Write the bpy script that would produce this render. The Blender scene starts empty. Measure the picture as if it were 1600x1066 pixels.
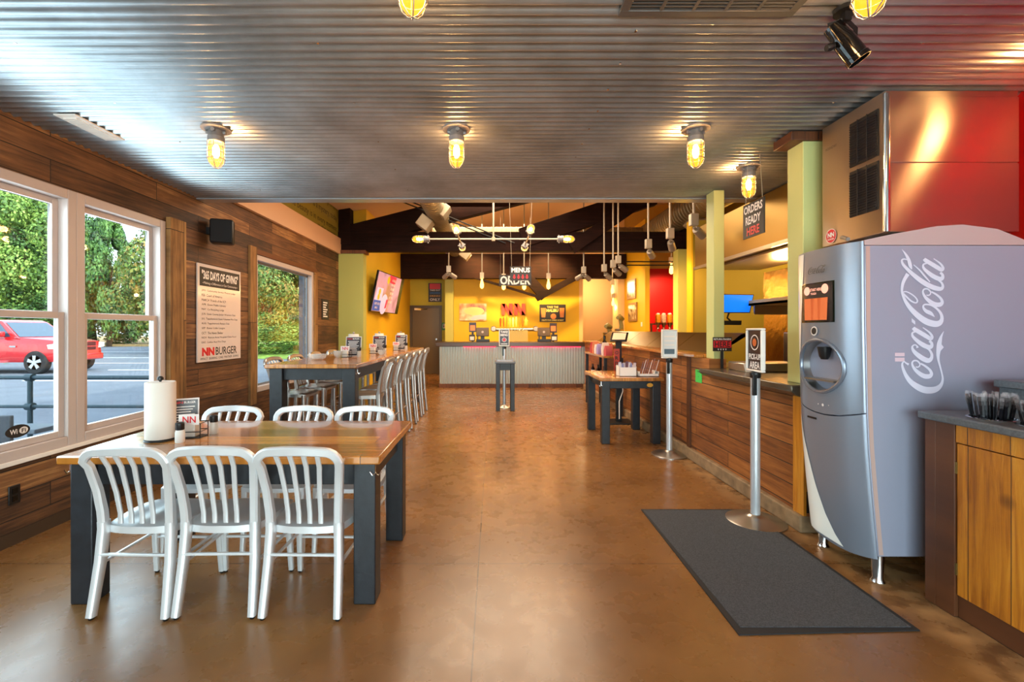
import bpy, math, random
from mathutils import Vector, Matrix
random.seed(7)
S = bpy.context.scene
C = S.collection
R = math.radians
PI = math.pi

# ------------------------------------------------------------------ camera
CAMH, FOC = 1.48, 711.0
cam_d = bpy.data.cameras.new('camera')
cam = bpy.data.objects.new('camera', cam_d); C.objects.link(cam)
cam.location = (0, 0, CAMH); cam.rotation_euler = (R(90), 0, 0)
cam_d.sensor_width = 36; cam_d.lens = FOC/1600*36
cam_d.shift_x = 29/1600; cam_d.shift_y = -18/1600
cam_d.clip_start = .05; cam_d.clip_end = 400
S.camera = cam
def P(px, py, Y):
    return Vector(((px-771)/FOC*Y, Y, CAMH-(py-515)/FOC*Y))
# ------------------------------------------------------------------ world, sun, exposure
S.view_settings.view_transform = 'Standard'
S.view_settings.look = 'None'
S.view_settings.exposure = 1.0
S.view_settings.gamma = 1
S.view_settings.use_curve_mapping = False
W = bpy.data.worlds.new('world'); S.world = W; W.use_nodes = True
wn = W.node_tree.nodes; wl = W.node_tree.links
bg = wn['Background']
sky = wn.new('ShaderNodeTexSky'); sky.sky_type = 'NISHITA'; sky.sun_disc = False
sky.sun_elevation = R(42); sky.sun_rotation = R(120); sky.dust_density = 2.5; sky.air_density = 1.2
wmix = wn.new('ShaderNodeMixRGB'); wmix.inputs[0].default_value = .45
wmix.inputs[2].default_value = (5.2, 5.6, 6.2, 1)
wl.new(sky.outputs[0], wmix.inputs[1]); wl.new(wmix.outputs[0], bg.inputs[0])
bg.inputs[1].default_value = .5
sun_d = bpy.data.lights.new('sun', 'SUN'); sun = bpy.data.objects.new('sun', sun_d); C.objects.link(sun)
sun_d.energy = 2.0; sun_d.angle = R(1.0); sun_d.color = (1, .93, .82)
sun.rotation_euler = Vector((-.62, .34, -.62)).to_track_quat('-Z', 'Y').to_euler(); sun.location = (20, -10, 30)

# area lamps added outside the glazing to brighten the room
def daylight_fill(loc, aim, w, h, power, col):
    d = bpy.data.lights.new('daylight_fill', 'AREA'); o = bpy.data.objects.new('daylight_fill', d); C.objects.link(o)
    d.shape = 'RECTANGLE'; d.size = w; d.size_y = h; d.energy = power; d.color = col
    o.location = loc; o.rotation_euler = Vector(aim).to_track_quat('-Z', 'Y').to_euler()
daylight_fill((-3.52, 3.1, 1.6), (1, 0, -.15), 2.9, 1.9, 65, (.80, .90, 1))
daylight_fill((0, -3.25, 1.45), (0, 1, .02), 5.6, 2.5, 270, (.93, .96, 1))
# ------------------------------------------------------------------ materials
def lin(c):
    return tuple((x/12.92 if x <= .04045 else ((x+.055)/1.055)**2.4) for x in c)
def hx(s):
    s = s.lstrip('#'); return lin(tuple(int(s[i:i+2], 16)/255 for i in (0, 2, 4)))
MC = {}
def mat(name, col='#808080', rough=.5, metal=0, emit=None, es=1, coat=0, noise=0, nscale=8, bump=0, bscale=60, trans=0, alpha=1, spec=.5):
    if name in MC: return MC[name]
    m = bpy.data.materials.new(name); m.use_nodes = True; MC[name] = m
    n = m.node_tree.nodes; l = m.node_tree.links; b = n['Principled BSDF']
    c = hx(col) if isinstance(col, str) else col
    b.inputs['Base Color'].default_value = (*c, 1)
    b.inputs['Roughness'].default_value = rough; b.inputs['Metallic'].default_value = metal
    b.inputs['Coat Weight'].default_value = coat; b.inputs['Coat Roughness'].default_value = .12
    b.inputs['Transmission Weight'].default_value = trans; b.inputs['Alpha'].default_value = alpha
    b.inputs['Specular IOR Level'].default_value = spec
    if emit:
        e = hx(emit) if isinstance(emit, str) else emit
        b.inputs['Emission Color'].default_value = (*e, 1); b.inputs['Emission Strength'].default_value = es
    tc = n.new('ShaderNodeTexCoord')
    if noise:
        t = n.new('ShaderNodeTexNoise'); t.inputs['Scale'].default_value = nscale; t.inputs['Detail'].default_value = 6
        l.new(tc.outputs['Object'], t.inputs['Vector'])
        rp = n.new('ShaderNodeValToRGB')
        rp.color_ramp.elements[0].position = .3; rp.color_ramp.elements[1].position = .7
        rp.color_ramp.elements[0].color = (*[x*(1-noise) for x in c], 1)
        rp.color_ramp.elements[1].color = (*[min(1, x*(1+noise)) for x in c], 1)
        l.new(t.outputs[0], rp.inputs[0]); l.new(rp.outputs[0], b.inputs['Base Color'])
    if bump:
        t = n.new('ShaderNodeTexNoise'); t.inputs['Scale'].default_value = bscale; t.inputs['Detail'].default_value = 3
        l.new(tc.outputs['Object'], t.inputs['Vector'])
        bp = n.new('ShaderNodeBump'); bp.inputs['Strength'].default_value = bump; bp.inputs['Distance'].default_value = .005
        l.new(t.outputs[0], bp.inputs['Height']); l.new(bp.outputs[0], b.inputs['Normal'])
    return m

def woodmat(name, cols, along='y', up='z', bw=1.4, rh=.17, rough=.6, coat=0, grain=1.0, mortar=.004, mcol='#120a06', spec=.5, world=True, knots=0):
    """planks: long axis 'along', rows stacked on 'up'"""
    m = bpy.data.materials.new(name); m.use_nodes = True; MC[name] = m
    n = m.node_tree.nodes; l = m.node_tree.links; b = n['Principled BSDF']
    b.inputs['Roughness'].default_value = rough; b.inputs['Coat Weight'].default_value = coat; b.inputs['Coat Roughness'].default_value = .08; b.inputs['Specular IOR Level'].default_value = spec
    if world: src = n.new('ShaderNodeNewGeometry').outputs['Position']
    else: src = n.new('ShaderNodeTexCoord').outputs['Object']
    sp = n.new('ShaderNodeSeparateXYZ'); l.new(src, sp.inputs[0])
    ax = {'x': 0, 'y': 1, 'z': 2}
    cb = n.new('ShaderNodeCombineXYZ')
    l.new(sp.outputs[ax[along]], cb.inputs[0]); l.new(sp.outputs[ax[up]], cb.inputs[1])
    br = n.new('ShaderNodeTexBrick'); br.offset = .37; br.offset_frequency = 2; br.squash = 1
    br.inputs['Color1'].default_value = (0, 0, 0, 1); br.inputs['Color2'].default_value = (1, 1, 1, 1)
    br.inputs['Mortar'].default_value = (.5, .5, .5, 1)
    br.inputs['Scale'].default_value = 1; br.inputs['Brick Width'].default_value = bw; br.inputs['Row Height'].default_value = rh
    br.inputs['Mortar Size'].default_value = mortar; br.inputs['Mortar Smooth'].default_value = .3
    l.new(cb.outputs[0], br.inputs['Vector'])
    mp = n.new('ShaderNodeMapping'); mp.inputs['Scale'].default_value = (1.3, 22, 22)
    cb2 = n.new('ShaderNodeCombineXYZ'); l.new(sp.outputs[ax[along]], cb2.inputs[0]); l.new(sp.outputs[ax[up]], cb2.inputs[1])
    l.new(br.outputs['Color'], cb2.inputs[2]); l.new(cb2.outputs[0], mp.inputs[0])
    ns = n.new('ShaderNodeTexNoise'); ns.inputs['Scale'].default_value = 1.5; ns.inputs['Detail'].default_value = 8; ns.inputs['Roughness'].default_value = .65
    ns.inputs['Distortion'].default_value = .6
    l.new(mp.outputs[0], ns.inputs['Vector'])
    ns2 = n.new('ShaderNodeTexNoise'); ns2.inputs['Scale'].default_value = 2.6; ns2.inputs['Detail'].default_value = 4
    l.new(cb2.outputs[0], ns2.inputs['Vector'])
    # value = brick*.5 + grain*.5
    a1 = n.new('ShaderNodeMath'); a1.operation = 'MULTIPLY'; a1.inputs[1].default_value = .45; l.new(br.outputs['Color'], a1.inputs[0])
    a2 = n.new('ShaderNodeMath'); a2.operation = 'MULTIPLY_ADD'; a2.inputs[1].default_value = 1.15*grain; l.new(ns.outputs[0], a2.inputs[0]); l.new(a1.outputs[0], a2.inputs[2])
    a3 = n.new('ShaderNodeMath'); a3.operation = 'MULTIPLY_ADD'; a3.inputs[1].default_value = .5; l.new(ns2.outputs[0], a3.inputs[0]); l.new(a2.outputs[0], a3.inputs[2])
    a4 = n.new('ShaderNodeMath'); a4.operation = 'SUBTRACT'; a4.inputs[1].default_value = .575*grain-.025; l.new(a3.outputs[0], a4.inputs[0])
    rp = n.new('ShaderNodeValToRGB'); el = rp.color_ramp.elements
    k = len(cols)
    el[0].position = .12; el[0].color = (*hx(cols[0]), 1)
    el[1].position = .88; el[1].color = (*hx(cols[-1]), 1)
    for i in range(1, k-1):
        e = el.new(.12+.76*i/(k-1)); e.color = (*hx(cols[i]), 1)
    l.new(a4.outputs[0], rp.inputs[0])
    last = rp.outputs[0]
    if knots:
        vo = n.new('ShaderNodeTexVoronoi'); vo.inputs['Scale'].default_value = knots; vo.inputs['Randomness'].default_value = 1
        mk = n.new('ShaderNodeMapping'); mk.inputs['Scale'].default_value = (.6, 1, 1); l.new(src, mk.inputs[0]); l.new(mk.outputs[0], vo.inputs['Vector'])
        kr = n.new('ShaderNodeValToRGB'); kr.color_ramp.elements[0].position = .06; kr.color_ramp.elements[0].color = (1, 1, 1, 1)
        kr.color_ramp.elements[1].position = .16; kr.color_ramp.elements[1].color = (0, 0, 0, 1); l.new(vo.outputs['Distance'], kr.inputs[0])
        kx = n.new('ShaderNodeMixRGB'); kx.inputs[2].default_value = (*hx('#3a1c08'), 1)
        l.new(kr.outputs[0], kx.inputs[0]); l.new(last, kx.inputs[1]); last = kx.outputs[0]
    mx = n.new('ShaderNodeMixRGB'); mx.inputs[2].default_value = (*hx(mcol), 1)
    l.new(br.outputs['Fac'], mx.inputs[0]); l.new(last, mx.inputs[1]); l.new(mx.outputs[0], b.inputs['Base Color'])
    bp = n.new('ShaderNodeBump'); bp.inputs['Strength'].default_value = .5; bp.inputs['Distance'].default_value = .006
    hm = n.new('ShaderNodeMath'); hm.operation = 'SUBTRACT'; l.new(a2.outputs[0], hm.inputs[0]); l.new(br.outputs['Fac'], hm.inputs[1])
    l.new(hm.outputs[0], bp.inputs['Height']); l.new(bp.outputs[0], b.inputs['Normal'])
    return m

def floormat():
    m = bpy.data.materials.new('stained_concrete'); m.use_nodes = True
    n = m.node_tree.nodes; l = m.node_tree.links; b = n['Principled BSDF']
    pos = n.new('ShaderNodeNewGeometry').outputs['Position']; sp = n.new('ShaderNodeSeparateXYZ'); l.new(pos, sp.inputs[0])
    t = n.new('ShaderNodeTexNoise'); t.inputs['Scale'].default_value = 1.1; t.inputs['Detail'].default_value = 9; t.inputs['Roughness'].default_value = .6
    l.new(pos, t.inputs['Vector'])
    rp = n.new('ShaderNodeValToRGB'); e = rp.color_ramp.elements
    e[0].position = .3; e[0].color = (*hx('#6a4724'), 1); e[1].position = .72; e[1].color = (*hx('#966a3a'), 1)
    x = e.new(.5); x.color = (*hx('#80582e'), 1)
    l.new(t.outputs[0], rp.inputs[0])
    # worn pale edge beside the counters
    g = n.new('ShaderNodeMath'); g.operation = 'MULTIPLY_ADD'; g.inputs[1].default_value = .5; l.new(t.outputs[0], g.inputs[0]); l.new(sp.outputs[0], g.inputs[2])
    gr = n.new('ShaderNodeMapRange'); gr.inputs[1].default_value = 2.28; gr.inputs[2].default_value = 2.44; l.new(g.outputs[0], gr.inputs[0])
    t2 = n.new('ShaderNodeTexNoise'); t2.inputs['Scale'].default_value = 7; t2.inputs['Detail'].default_value = 6; l.new(pos, t2.inputs['Vector'])
    r2 = n.new('ShaderNodeValToRGB'); q = r2.color_ramp.elements
    q[0].position = .35; q[0].color = (*hx('#6a4a2c'), 1); q[1].position = .65; q[1].color = (*hx('#b08656'), 1); l.new(t2.outputs[0], r2.inputs[0])
    mx = n.new('ShaderNodeMixRGB'); l.new(gr.outputs[0], mx.inputs[0]); l.new(rp.outputs[0], mx.inputs[1]); l.new(r2.outputs[0], mx.inputs[2])
    def line(axis, at, w=.0035):
        s = n.new('ShaderNodeMath'); s.operation = 'SUBTRACT'; s.inputs[1].default_value = at; l.new(sp.outputs[axis], s.inputs[0])
        a = n.new('ShaderNodeMath'); a.operation = 'ABSOLUTE'; l.new(s.outputs[0], a.inputs[0])
        c = n.new('ShaderNodeMath'); c.operation = 'LESS_THAN'; c.inputs[1].default_value = w; l.new(a.outputs[0], c.inputs[0]); return c.outputs[0]
    acc = None
    for ax, at in ((0, -.094), (1, 2.875), (1, 6.6), (1, 10.3)):
        o = line(ax, at)
        if acc is None: acc = o
        else:
            k = n.new('ShaderNodeMath'); k.operation = 'MAXIMUM'; l.new(acc, k.inputs[0]); l.new(o, k.inputs[1]); acc = k.outputs[0]
    m2 = n.new('ShaderNodeMixRGB'); m2.inputs[2].default_value = (*hx('#4a2e18'), 1); l.new(acc, m2.inputs[0]); l.new(mx.outputs[0], m2.inputs[1])
    l.new(m2.outputs[0], b.inputs['Base Color'])
    rr = n.new('ShaderNodeMapRange'); rr.inputs[3].default_value = .2; rr.inputs[4].default_value = .36; l.new(t2.outputs[0], rr.inputs[0]); l.new(rr.outputs[0], b.inputs['Roughness'])
    b.inputs['Specular IOR Level'].default_value = .6
    bp = n.new('ShaderNodeBump'); bp.inputs['Strength'].default_value = .03; bp.inputs['Distance'].default_value = .01; l.new(t2.outputs[0], bp.inputs['Height']); l.new(bp.outputs[0], b.inputs['Normal'])
    return m

def galvmat():
    m = bpy.data.materials.new('galvanised_ceiling'); m.use_nodes = True
    n = m.node_tree.nodes; l = m.node_tree.links; b = n['Principled BSDF']
    pos = n.new('ShaderNodeNewGeometry').outputs['Position']
    t = n.new('ShaderNodeTexNoise'); t.inputs['Scale'].default_value = 1.6; t.inputs['Detail'].default_value = 8; t.inputs['Roughness'].default_value = .65
    l.new(pos, t.inputs['Vector'])
    rp = n.new('ShaderNodeValToRGB'); e = rp.color_ramp.elements
    e[0].position = .3; e[0].color = (*hx('#9aa0a4'), 1); e[1].position = .7; e[1].color = (*hx('#c4ccd2'), 1); l.new(t.outputs[0], rp.inputs[0])
    l.new(rp.outputs[0], b.inputs['Base Color']); b.inputs['Metallic'].default_value = .85
    rr = n.new('ShaderNodeMapRange'); rr.inputs[3].default_value = .26; rr.inputs[4].default_value = .4; l.new(t.outputs[0], rr.inputs[0]); l.new(rr.outputs[0], b.inputs['Roughness'])
    return m

def glassmat(name='window_glass', tint='#e6efee'):
    m = bpy.data.materials.new(name); m.use_nodes = True; n = m.node_tree.nodes; l = m.node_tree.links
    n.remove(n['Principled BSDF']); out = n['Material Output']
    tr = n.new('ShaderNodeBsdfTransparent'); tr.inputs[0].default_value = (*hx(tint), 1)
    gl = n.new('ShaderNodeBsdfGlossy'); gl.inputs['Roughness'].default_value = .02
    lw = n.new('ShaderNodeLayerWeight'); lw.inputs[0].default_value = .5
    pw = n.new('ShaderNodeMath'); pw.operation = 'POWER'; pw.inputs[1].default_value = 4; l.new(lw.outputs['Facing'], pw.inputs[0])
    fr = n.new('ShaderNodeMath'); fr.operation = 'MULTIPLY_ADD'; fr.inputs[1].default_value = .6; fr.inputs[2].default_value = .03; l.new(pw.outputs[0], fr.inputs[0])
    mx = n.new('ShaderNodeMixShader'); l.new(fr.outputs[0], mx.inputs[0]); l.new(tr.outputs[0], mx.inputs[1]); l.new(gl.outputs[0], mx.inputs[2])
    l.new(mx.outputs[0], out.inputs[0]); return m
def globemat(name, col, strength, t=.45):
    m = bpy.data.materials.new(name); m.use_nodes = True; n = m.node_tree.nodes; l = m.node_tree.links
    n.remove(n['Principled BSDF']); out = n['Material Output']
    tr = n.new('ShaderNodeBsdfTransparent'); em = n.new('ShaderNodeEmission'); em.inputs[0].default_value = (*hx(col), 1); em.inputs[1].default_value = strength
    mx = n.new('ShaderNodeMixShader'); mx.inputs[0].default_value = 1-t; l.new(tr.outputs[0], mx.inputs[1]); l.new(em.outputs[0], mx.inputs[2])
    l.new(mx.outputs[0], out.inputs[0]); return m
def screenmat(name, stops, es=1.2, axis=2, scale=1.0, noise=3):
    m = bpy.data.materials.new(name); m.use_nodes = True; n = m.node_tree.nodes; l = m.node_tree.links; b = n['Principled BSDF']
    tc = n.new('ShaderNodeTexCoord'); t = n.new('ShaderNodeTexNoise'); t.inputs['Scale'].default_value = noise; l.new(tc.outputs['Object'], t.inputs['Vector'])
    rp = n.new('ShaderNodeValToRGB'); e = rp.color_ramp.elements
    e[0].position = stops[0][0]; e[0].color = (*hx(stops[0][1]), 1); e[1].position = stops[-1][0]; e[1].color = (*hx(stops[-1][1]), 1)
    for p, c in stops[1:-1]: q = e.new(p); q.color = (*hx(c), 1)
    l.new(t.outputs[0], rp.inputs[0]); l.new(rp.outputs[0], b.inputs['Base Color'])
    if es: l.new(rp.outputs[0], b.inputs['Emission Color']); b.inputs['Emission Strength'].default_value = es
    b.inputs['Roughness'].default_value = .25
    return m

M = {}
M['plank'] = woodmat('reclaimed_wall_planks', ['#24160d', '#452b19', '#634024', '#7a5230', '#a87c4c'], 'y', 'z', 1.7, .172, .6)
M['plank2'] = woodmat('counter_planks', ['#4a2a14', '#74421e', '#8e5426', '#a4662f', '#b97a3e'], 'y', 'z', 1.1, .15, .5)
M['top'] = woodmat('varnished_pine_top', ['#6a3c12', '#94591c', '#b06f28', '#c9863a', '#d89b4c'], 'x', 'y', 1.9, .19, .22, coat=.8, mortar=.002)
M['top2'] = woodmat('varnished_bar_top', ['#6a3c12', '#94591c', '#b06f28', '#c9863a', '#d89b4c'], 'y', 'x', 2.6, .33, .25, coat=.7, mortar=.002)
M['pine'] = woodmat('knotty_pine', ['#8a4c0e', '#b06a16', '#c67f1f', '#d2902e', '#dca044'], 'z', 'y', 3, .19, .4, coat=.3, mortar=.002, knots=3)
M['roughw'] = woodmat('rough_sawn_trim', ['#5a3c1c', '#8a6234', '#a87e48', '#b98f58'], 'z', 'y', 2.5, .3, .75)
M['redw'] = woodmat('stained_side_board', ['#33190a', '#552e14', '#6c3d1c', '#7c4a26'], 'z', 'x', 3, .3, .5)
M['beam'] = woodmat('dark_beam_wood', ['#0e0807', '#1a0e0b', '#24130f', '#301a14'], 'x', 'z', 4, 1.5, .85, spec=.15)
M['floor'] = floormat()
M['galv'] = galvmat()
M['glass'] = glassmat()
M['alu'] = mat('brushed_aluminium', '#e0e3e5', .38, .45, bump=.05, bscale=180)
M['alu_d'] = mat('aluminium_underside', '#b0b4b8', .34, .8)
M['black'] = mat('black_paint', '#1c1f24', .45, bump=.15, bscale=40, noise=.3, nscale=20)
M['blackp'] = mat('black_plastic', '#101113', .4)
M['blackg'] = mat('black_gloss', '#0a0a0b', .12)
M['white'] = mat('white_paint', '#e8e2da', .5)
M['vinyl'] = mat('white_window_vinyl', '#bdb0aa', .35)
M['steel'] = mat('stainless_steel', '#b4b0a8', .28, 1, bump=.04, bscale=90)
M['steel_r'] = mat('brushed_stainless', '#aba69c', .4, 1, bump=.08, bscale=30)
M['chrome'] = mat('chrome', '#e0e0e0', .12, 1)
M['yellow'] = mat('yellow_wall_paint', '#d9b21e', .6, bump=.05)
M['green'] = mat('green_wall_paint', '#b7b862', .6, bump=.05)
M['olive'] = mat('olive_wall_paint', '#8f8630', .6, bump=.05)
M['tan'] = mat('tan_ceiling_paint', '#d8b898', .7)
M['peach'] = mat('peach_trim_paint', '#dcb490', .55)
M['cream'] = mat('cream_wall_paint', '#e6c48c', .65)
M['red'] = mat('red_wall_paint', '#c40808', .45)
M['redplastic'] = mat('red_lettering', '#d3222a', .4)
M['orange'] = mat('orange_letters', '#f0481c', .4)
M['ivory'] = mat('white_lettering', '#ece8e4', .5)
M['ink'] = mat('dark_ink', '#22201f', .5)
M['paper'] = mat('white_paper', '#dfd8d4', .6)
M['duct'] = mat('spiral_duct_metal', '#8d8268', .42, .7)
M['stone'] = mat('bare_concrete_curb', '#8a7050', .8, noise=.35, nscale=9, bump=.5, bscale=20)
M['counter'] = mat('dark_laminate', '#53565a', .32, noise=.15, nscale=60)
M['slate'] = mat('speckled_countertop', '#5c6064', .3, noise=.25, nscale=90)
M['mat'] = mat('black_mat_pile', '#45484d', .95, noise=.45, nscale=160, bump=1, bscale=220)

# ------------------------------------------------------------------ mesh builder
class Fr:                                   # a drawing frame: origin, right, up
    def __init__(s, o, r, u):
        s.o = Vector(o); s.r = Vector(r).normalized(); s.u = Vector(u).normalized(); s.n = s.r.cross(s.u)
    def p(s, x, y, z=0): return s.o+s.r*x+s.u*y+s.n*z
ROOT = {}
class MB:
    def __init__(s): s.v = []; s.f = []; s.mi = []
    def add(s, vs, fs, mi=0):
        b = len(s.v); s.v += [Vector(v) for v in vs]; s.f += [tuple(b+i for i in f) for f in fs]; s.mi += [mi]*len(fs); return s
    def box(s, x0, x1, y0, y1, z0, z1, mi=0):
        if x0 > x1: x0, x1 = x1, x0
        if y0 > y1: y0, y1 = y1, y0
        if z0 > z1: z0, z1 = z1, z0
        v = [(x0, y0, z0), (x1, y0, z0), (x1, y1, z0), (x0, y1, z0), (x0, y0, z1), (x1, y0, z1), (x1, y1, z1), (x0, y1, z1)]
        return s.add(v, [(0, 3, 2, 1), (4, 5, 6, 7), (0, 1, 5, 4), (1, 2, 6, 5), (2, 3, 7, 6), (3, 0, 4, 7)], mi)
    def fbox(s, F, x0, x1, y0, y1, z0, z1, mi=0):
        v = [F.p(x, y, z) for z in (z0, z1) for x, y in ((x0, y0), (x1, y0), (x1, y1), (x0, y1))]
        return s.add(v, [(0, 3, 2, 1), (4, 5, 6, 7), (0, 1, 5, 4), (1, 2, 6, 5), (2, 3, 7, 6), (3, 0, 4, 7)], mi)
    def prism(s, pts, vec, mi=0):            # closed outline (3D points) pushed along vec
        n = len(pts); vec = Vector(vec); a = [Vector(p) for p in pts]; v = a+[p+vec for p in a]
        f = [tuple(range(n-1, -1, -1)), tuple(range(n, 2*n))]+[(i, (i+1) % n, n+(i+1) % n, n+i) for i in range(n)]
        return s.add(v, f, mi)
    def sweep(s, path, w, d, ref, ch=.25, mi=0, closed=False):
        """chamfered rectangular bar along path; w across, d along ref; w, d numbers or lists"""
        path = [Vector(p) for p in path]; n = len(path); ref0 = Vector(ref); rings = []
        for i, p in enumerate(path):
            if closed: t = path[(i+1) % n]-path[i-1]
            else: t = path[min(i+1, n-1)]-path[max(i-1, 0)]
            t.normalize(); b = (ref0-t*ref0.dot(t)).normalized(); a = t.cross(b)
            ww = (w[i] if isinstance(w, (list, tuple)) else w)/2; dd = (d[i] if isinstance(d, (list, tuple)) else d)/2
            c = min(ww, dd)*2*ch
            q = [(ww-c, -dd), (ww, -dd+c), (ww, dd-c), (ww-c, dd), (-ww+c, dd), (-ww, dd-c), (-ww, -dd+c), (-ww+c, -dd)]
            rings.append([p+a*x+b*y for x, y in q])
        v = [x for r in rings for x in r]; f = []
        m = n if closed else n-1
        for i in range(m):
            j = (i+1) % n
            for k in range(8): f.append((i*8+k, i*8+(k+1) % 8, j*8+(k+1) % 8, j*8+k))
        if not closed: f += [tuple(range(7, -1, -1)), tuple((n-1)*8+k for k in range(8))]
        return s.add(v, f, mi)
    def tube(s, path, r, seg=10, mi=0, closed=False, caps=True):
        path = [Vector(p) for p in path]; n = len(path); rings = []; prev = None
        for i, p in enumerate(path):
            if closed: t = path[(i+1) % n]-path[i-1]
            else: t = path[min(i+1, n-1)]-path[max(i-1, 0)]
            t.normalize()
            if prev is None: prev = t.orthogonal().normalized()
            a = (prev-t*prev.dot(t))
            a = a.normalized() if a.length > 1e-6 else t.orthogonal().normalized(); prev = a; b = t.cross(a)
            rr = r[i] if isinstance(r, (list, tuple)) else r
            rings.append([p+(a*math.cos(2*PI*k/seg)+b*math.sin(2*PI*k/seg))*rr for k in range(seg)])
        v = [x for q in rings for x in q]; f = []
        for i in range(n if closed else n-1):
            j = (i+1) % n
            for k in range(seg): f.append((i*seg+k, i*seg+(k+1) % seg, j*seg+(k+1) % seg, j*seg+k))
        if not closed and caps: f += [tuple(range(seg-1, -1, -1)), tuple((n-1)*seg+k for k in range(seg))]
        return s.add(v, f, mi)
    def lathe(s, prof, c=(0, 0, 0), seg=24, axis=None, mi=0):
        """prof: (radius, height) list from bottom to top about axis through c"""
        c = Vector(c); az = Vector(axis).normalized() if axis else Vector((0, 0, 1)); a = az.orthogonal().normalized(); b = az.cross(a)
        v = []; f = []
        for r, h in prof: v += [c+az*h+(a*math.cos(2*PI*k/seg)+b*math.sin(2*PI*k/seg))*max(r, 1e-5) for k in range(seg)]
        for i in range(len(prof)-1):
            for k in range(seg): f.append((i*seg+k, i*seg+(k+1) % seg, (i+1)*seg+(k+1) % seg, (i+1)*seg+k))
        f += [tuple(range(seg-1, -1, -1)), tuple((len(prof)-1)*seg+k for k in range(seg))]
        return s.add(v, f, mi)
    def poly(s, F, pts, z=0, mi=0): return s.add([F.p(x, y, z) for x, y in pts], [tuple(range(len(pts)))], mi)
    def disc(s, F, x, y, r, z=0, mi=0, seg=28, ry=None):
        ry = ry or r
        return s.poly(F, [(x+r*math.cos(2*PI*k/seg), y+ry*math.sin(2*PI*k/seg)) for k in range(seg)], z, mi)
    def ring(s, F, x, y, r0, r1, z=0, mi=0, seg=32):
        v = []; f = []
        for k in range(seg):
            a = 2*PI*k/seg; v += [F.p(x+r0*math.cos(a), y+r0*math.sin(a), z), F.p(x+r1*math.cos(a), y+r1*math.sin(a), z)]
        for k in range(seg): j = (k+1) % seg; f.append((2*k, 2*k+1, 2*j+1, 2*j))
        return s.add(v, f, mi)
    def text(s, body, F, cx, cy, w, h, z=.002, mi=0, bold=.02, left=False):
        """writing fitted in a w x h box centred at cx, cy of frame F (w None keeps proportions)"""
        cu = bpy.data.curves.new('t', 'FONT'); cu.body = body; cu.offset = bold; cu.resolution_u = 2
        o = bpy.data.objects.new('t', cu); me = o.to_mesh()
        xs = [v.co.x for v in me.vertices]; ys = [v.co.y for v in me.vertices]
        x0, x1, y0, y1 = min(xs), max(xs), min(ys), max(ys)
        sy = h/(y1-y0); sx = w/(x1-x0) if w else sy*.82
        ww = (x1-x0)*sx; ox = cx if left else cx-ww/2
        s.add([F.p(ox+(v.co.x-x0)*sx, cy-h/2+(v.co.y-y0)*sy, z) for v in me.vertices], [tuple(p.vertices) for p in me.polygons], mi)
        o.to_mesh_clear(); bpy.data.objects.remove(o); bpy.data.curves.remove(cu); return s
    def ribbon(s, F, pts, z=0, mi=0, sub=6):
        """flat calligraphic stroke: pts (x, y, width)"""
        q = []
        n = len(pts)
        for i in range(n-1):
            p0 = pts[max(i-1, 0)]; p1 = pts[i]; p2 = pts[i+1]; p3 = pts[min(i+2, n-1)]
            for k in range(sub):
                t = k/sub
                q.append(tuple(.5*((2*p1[c])+(-p0[c]+p2[c])*t+(2*p0[c]-5*p1[c]+4*p2[c]-p3[c])*t*t+(-p0[c]+3*p1[c]-3*p2[c]+p3[c])*t**3) for c in range(3)))
        q.append(pts[-1]); v = []; f = []
        for i, (x, y, w) in enumerate(q):
            a = q[max(i-1, 0)]; b = q[min(i+1, len(q)-1)]; dx, dy = b[0]-a[0], b[1]-a[1]; L = math.hypot(dx, dy) or 1
            nx, ny = -dy/L*w/2, dx/L*w/2
            v += [F.p(x+nx, y+ny, z), F.p(x-nx, y-ny, z)]
        for i in range(len(q)-1): f.append((2*i, 2*i+1, 2*i+3, 2*i+2))
        return s.add(v, f, mi)
    def build(s, name, m, parent=None, bevel=0, smooth=35, base=None):
        me = bpy.data.meshes.new(name)
        if parent is not None: off = ROOT[parent.name]
        else:
            xs = [v.x for v in s.v]; ys = [v.y for v in s.v]; zs = [v.z for v in s.v]
            off = Vector(base) if base is not None else Vector(((min(xs)+max(xs))/2, (min(ys)+max(ys))/2, min(zs)))
        me.from_pydata([tuple(v-off) for v in s.v], [], s.f); me.update()
        o = bpy.data.objects.new(name, me); C.objects.link(o)
        for x in (m if isinstance(m, (list, tuple)) else [m]): me.materials.append(M[x] if isinstance(x, str) else x)
        if any(s.mi): me.polygons.foreach_set('material_index', s.mi)
        me.shade_smooth(); me.set_sharp_from_angle(angle=R(smooth))
        if parent is not None: o.parent = parent
        else: o.location = off
        ROOT[o.name] = off
        if bevel:
            b = o.modifiers.new('bevel', 'BEVEL'); b.width = bevel; b.segments = 2; b.limit_method = 'ANGLE'; b.angle_limit = R(40)
        return o
def tag(o, label=None, cat=None, group=None, kind=None):
    if label: o['label'] = label
    if cat: o['category'] = cat
    if group: o['group'] = group
    if kind: o['kind'] = kind
    return o
def thing(name, loc, label, cat, group=None):
    o = bpy.data.objects.new(name, None); C.objects.link(o); o.location = loc; o.empty_display_size = .1
    ROOT[o.name] = Vector(loc); return tag(o, label, cat, group)
def struct(o): o['kind'] = 'structure'; return o
def dup(root, loc, rotz=0, label=None, group=None):
    def cp(o, par):
        c = o.copy(); C.objects.link(c); c.parent = par
        for ch in kids.get(o.name, []): cp(ch, c)
        return c
    kids = {}
    for o in list(C.objects):
        if o.parent: kids.setdefault(o.parent.name, []).append(o)
    r = cp(root, None); r.location = loc; r.rotation_euler = (0, 0, rotz); ROOT[r.name] = Vector(loc)
    if label: r['label'] = label
    if group: r['group'] = group
    return r
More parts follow.
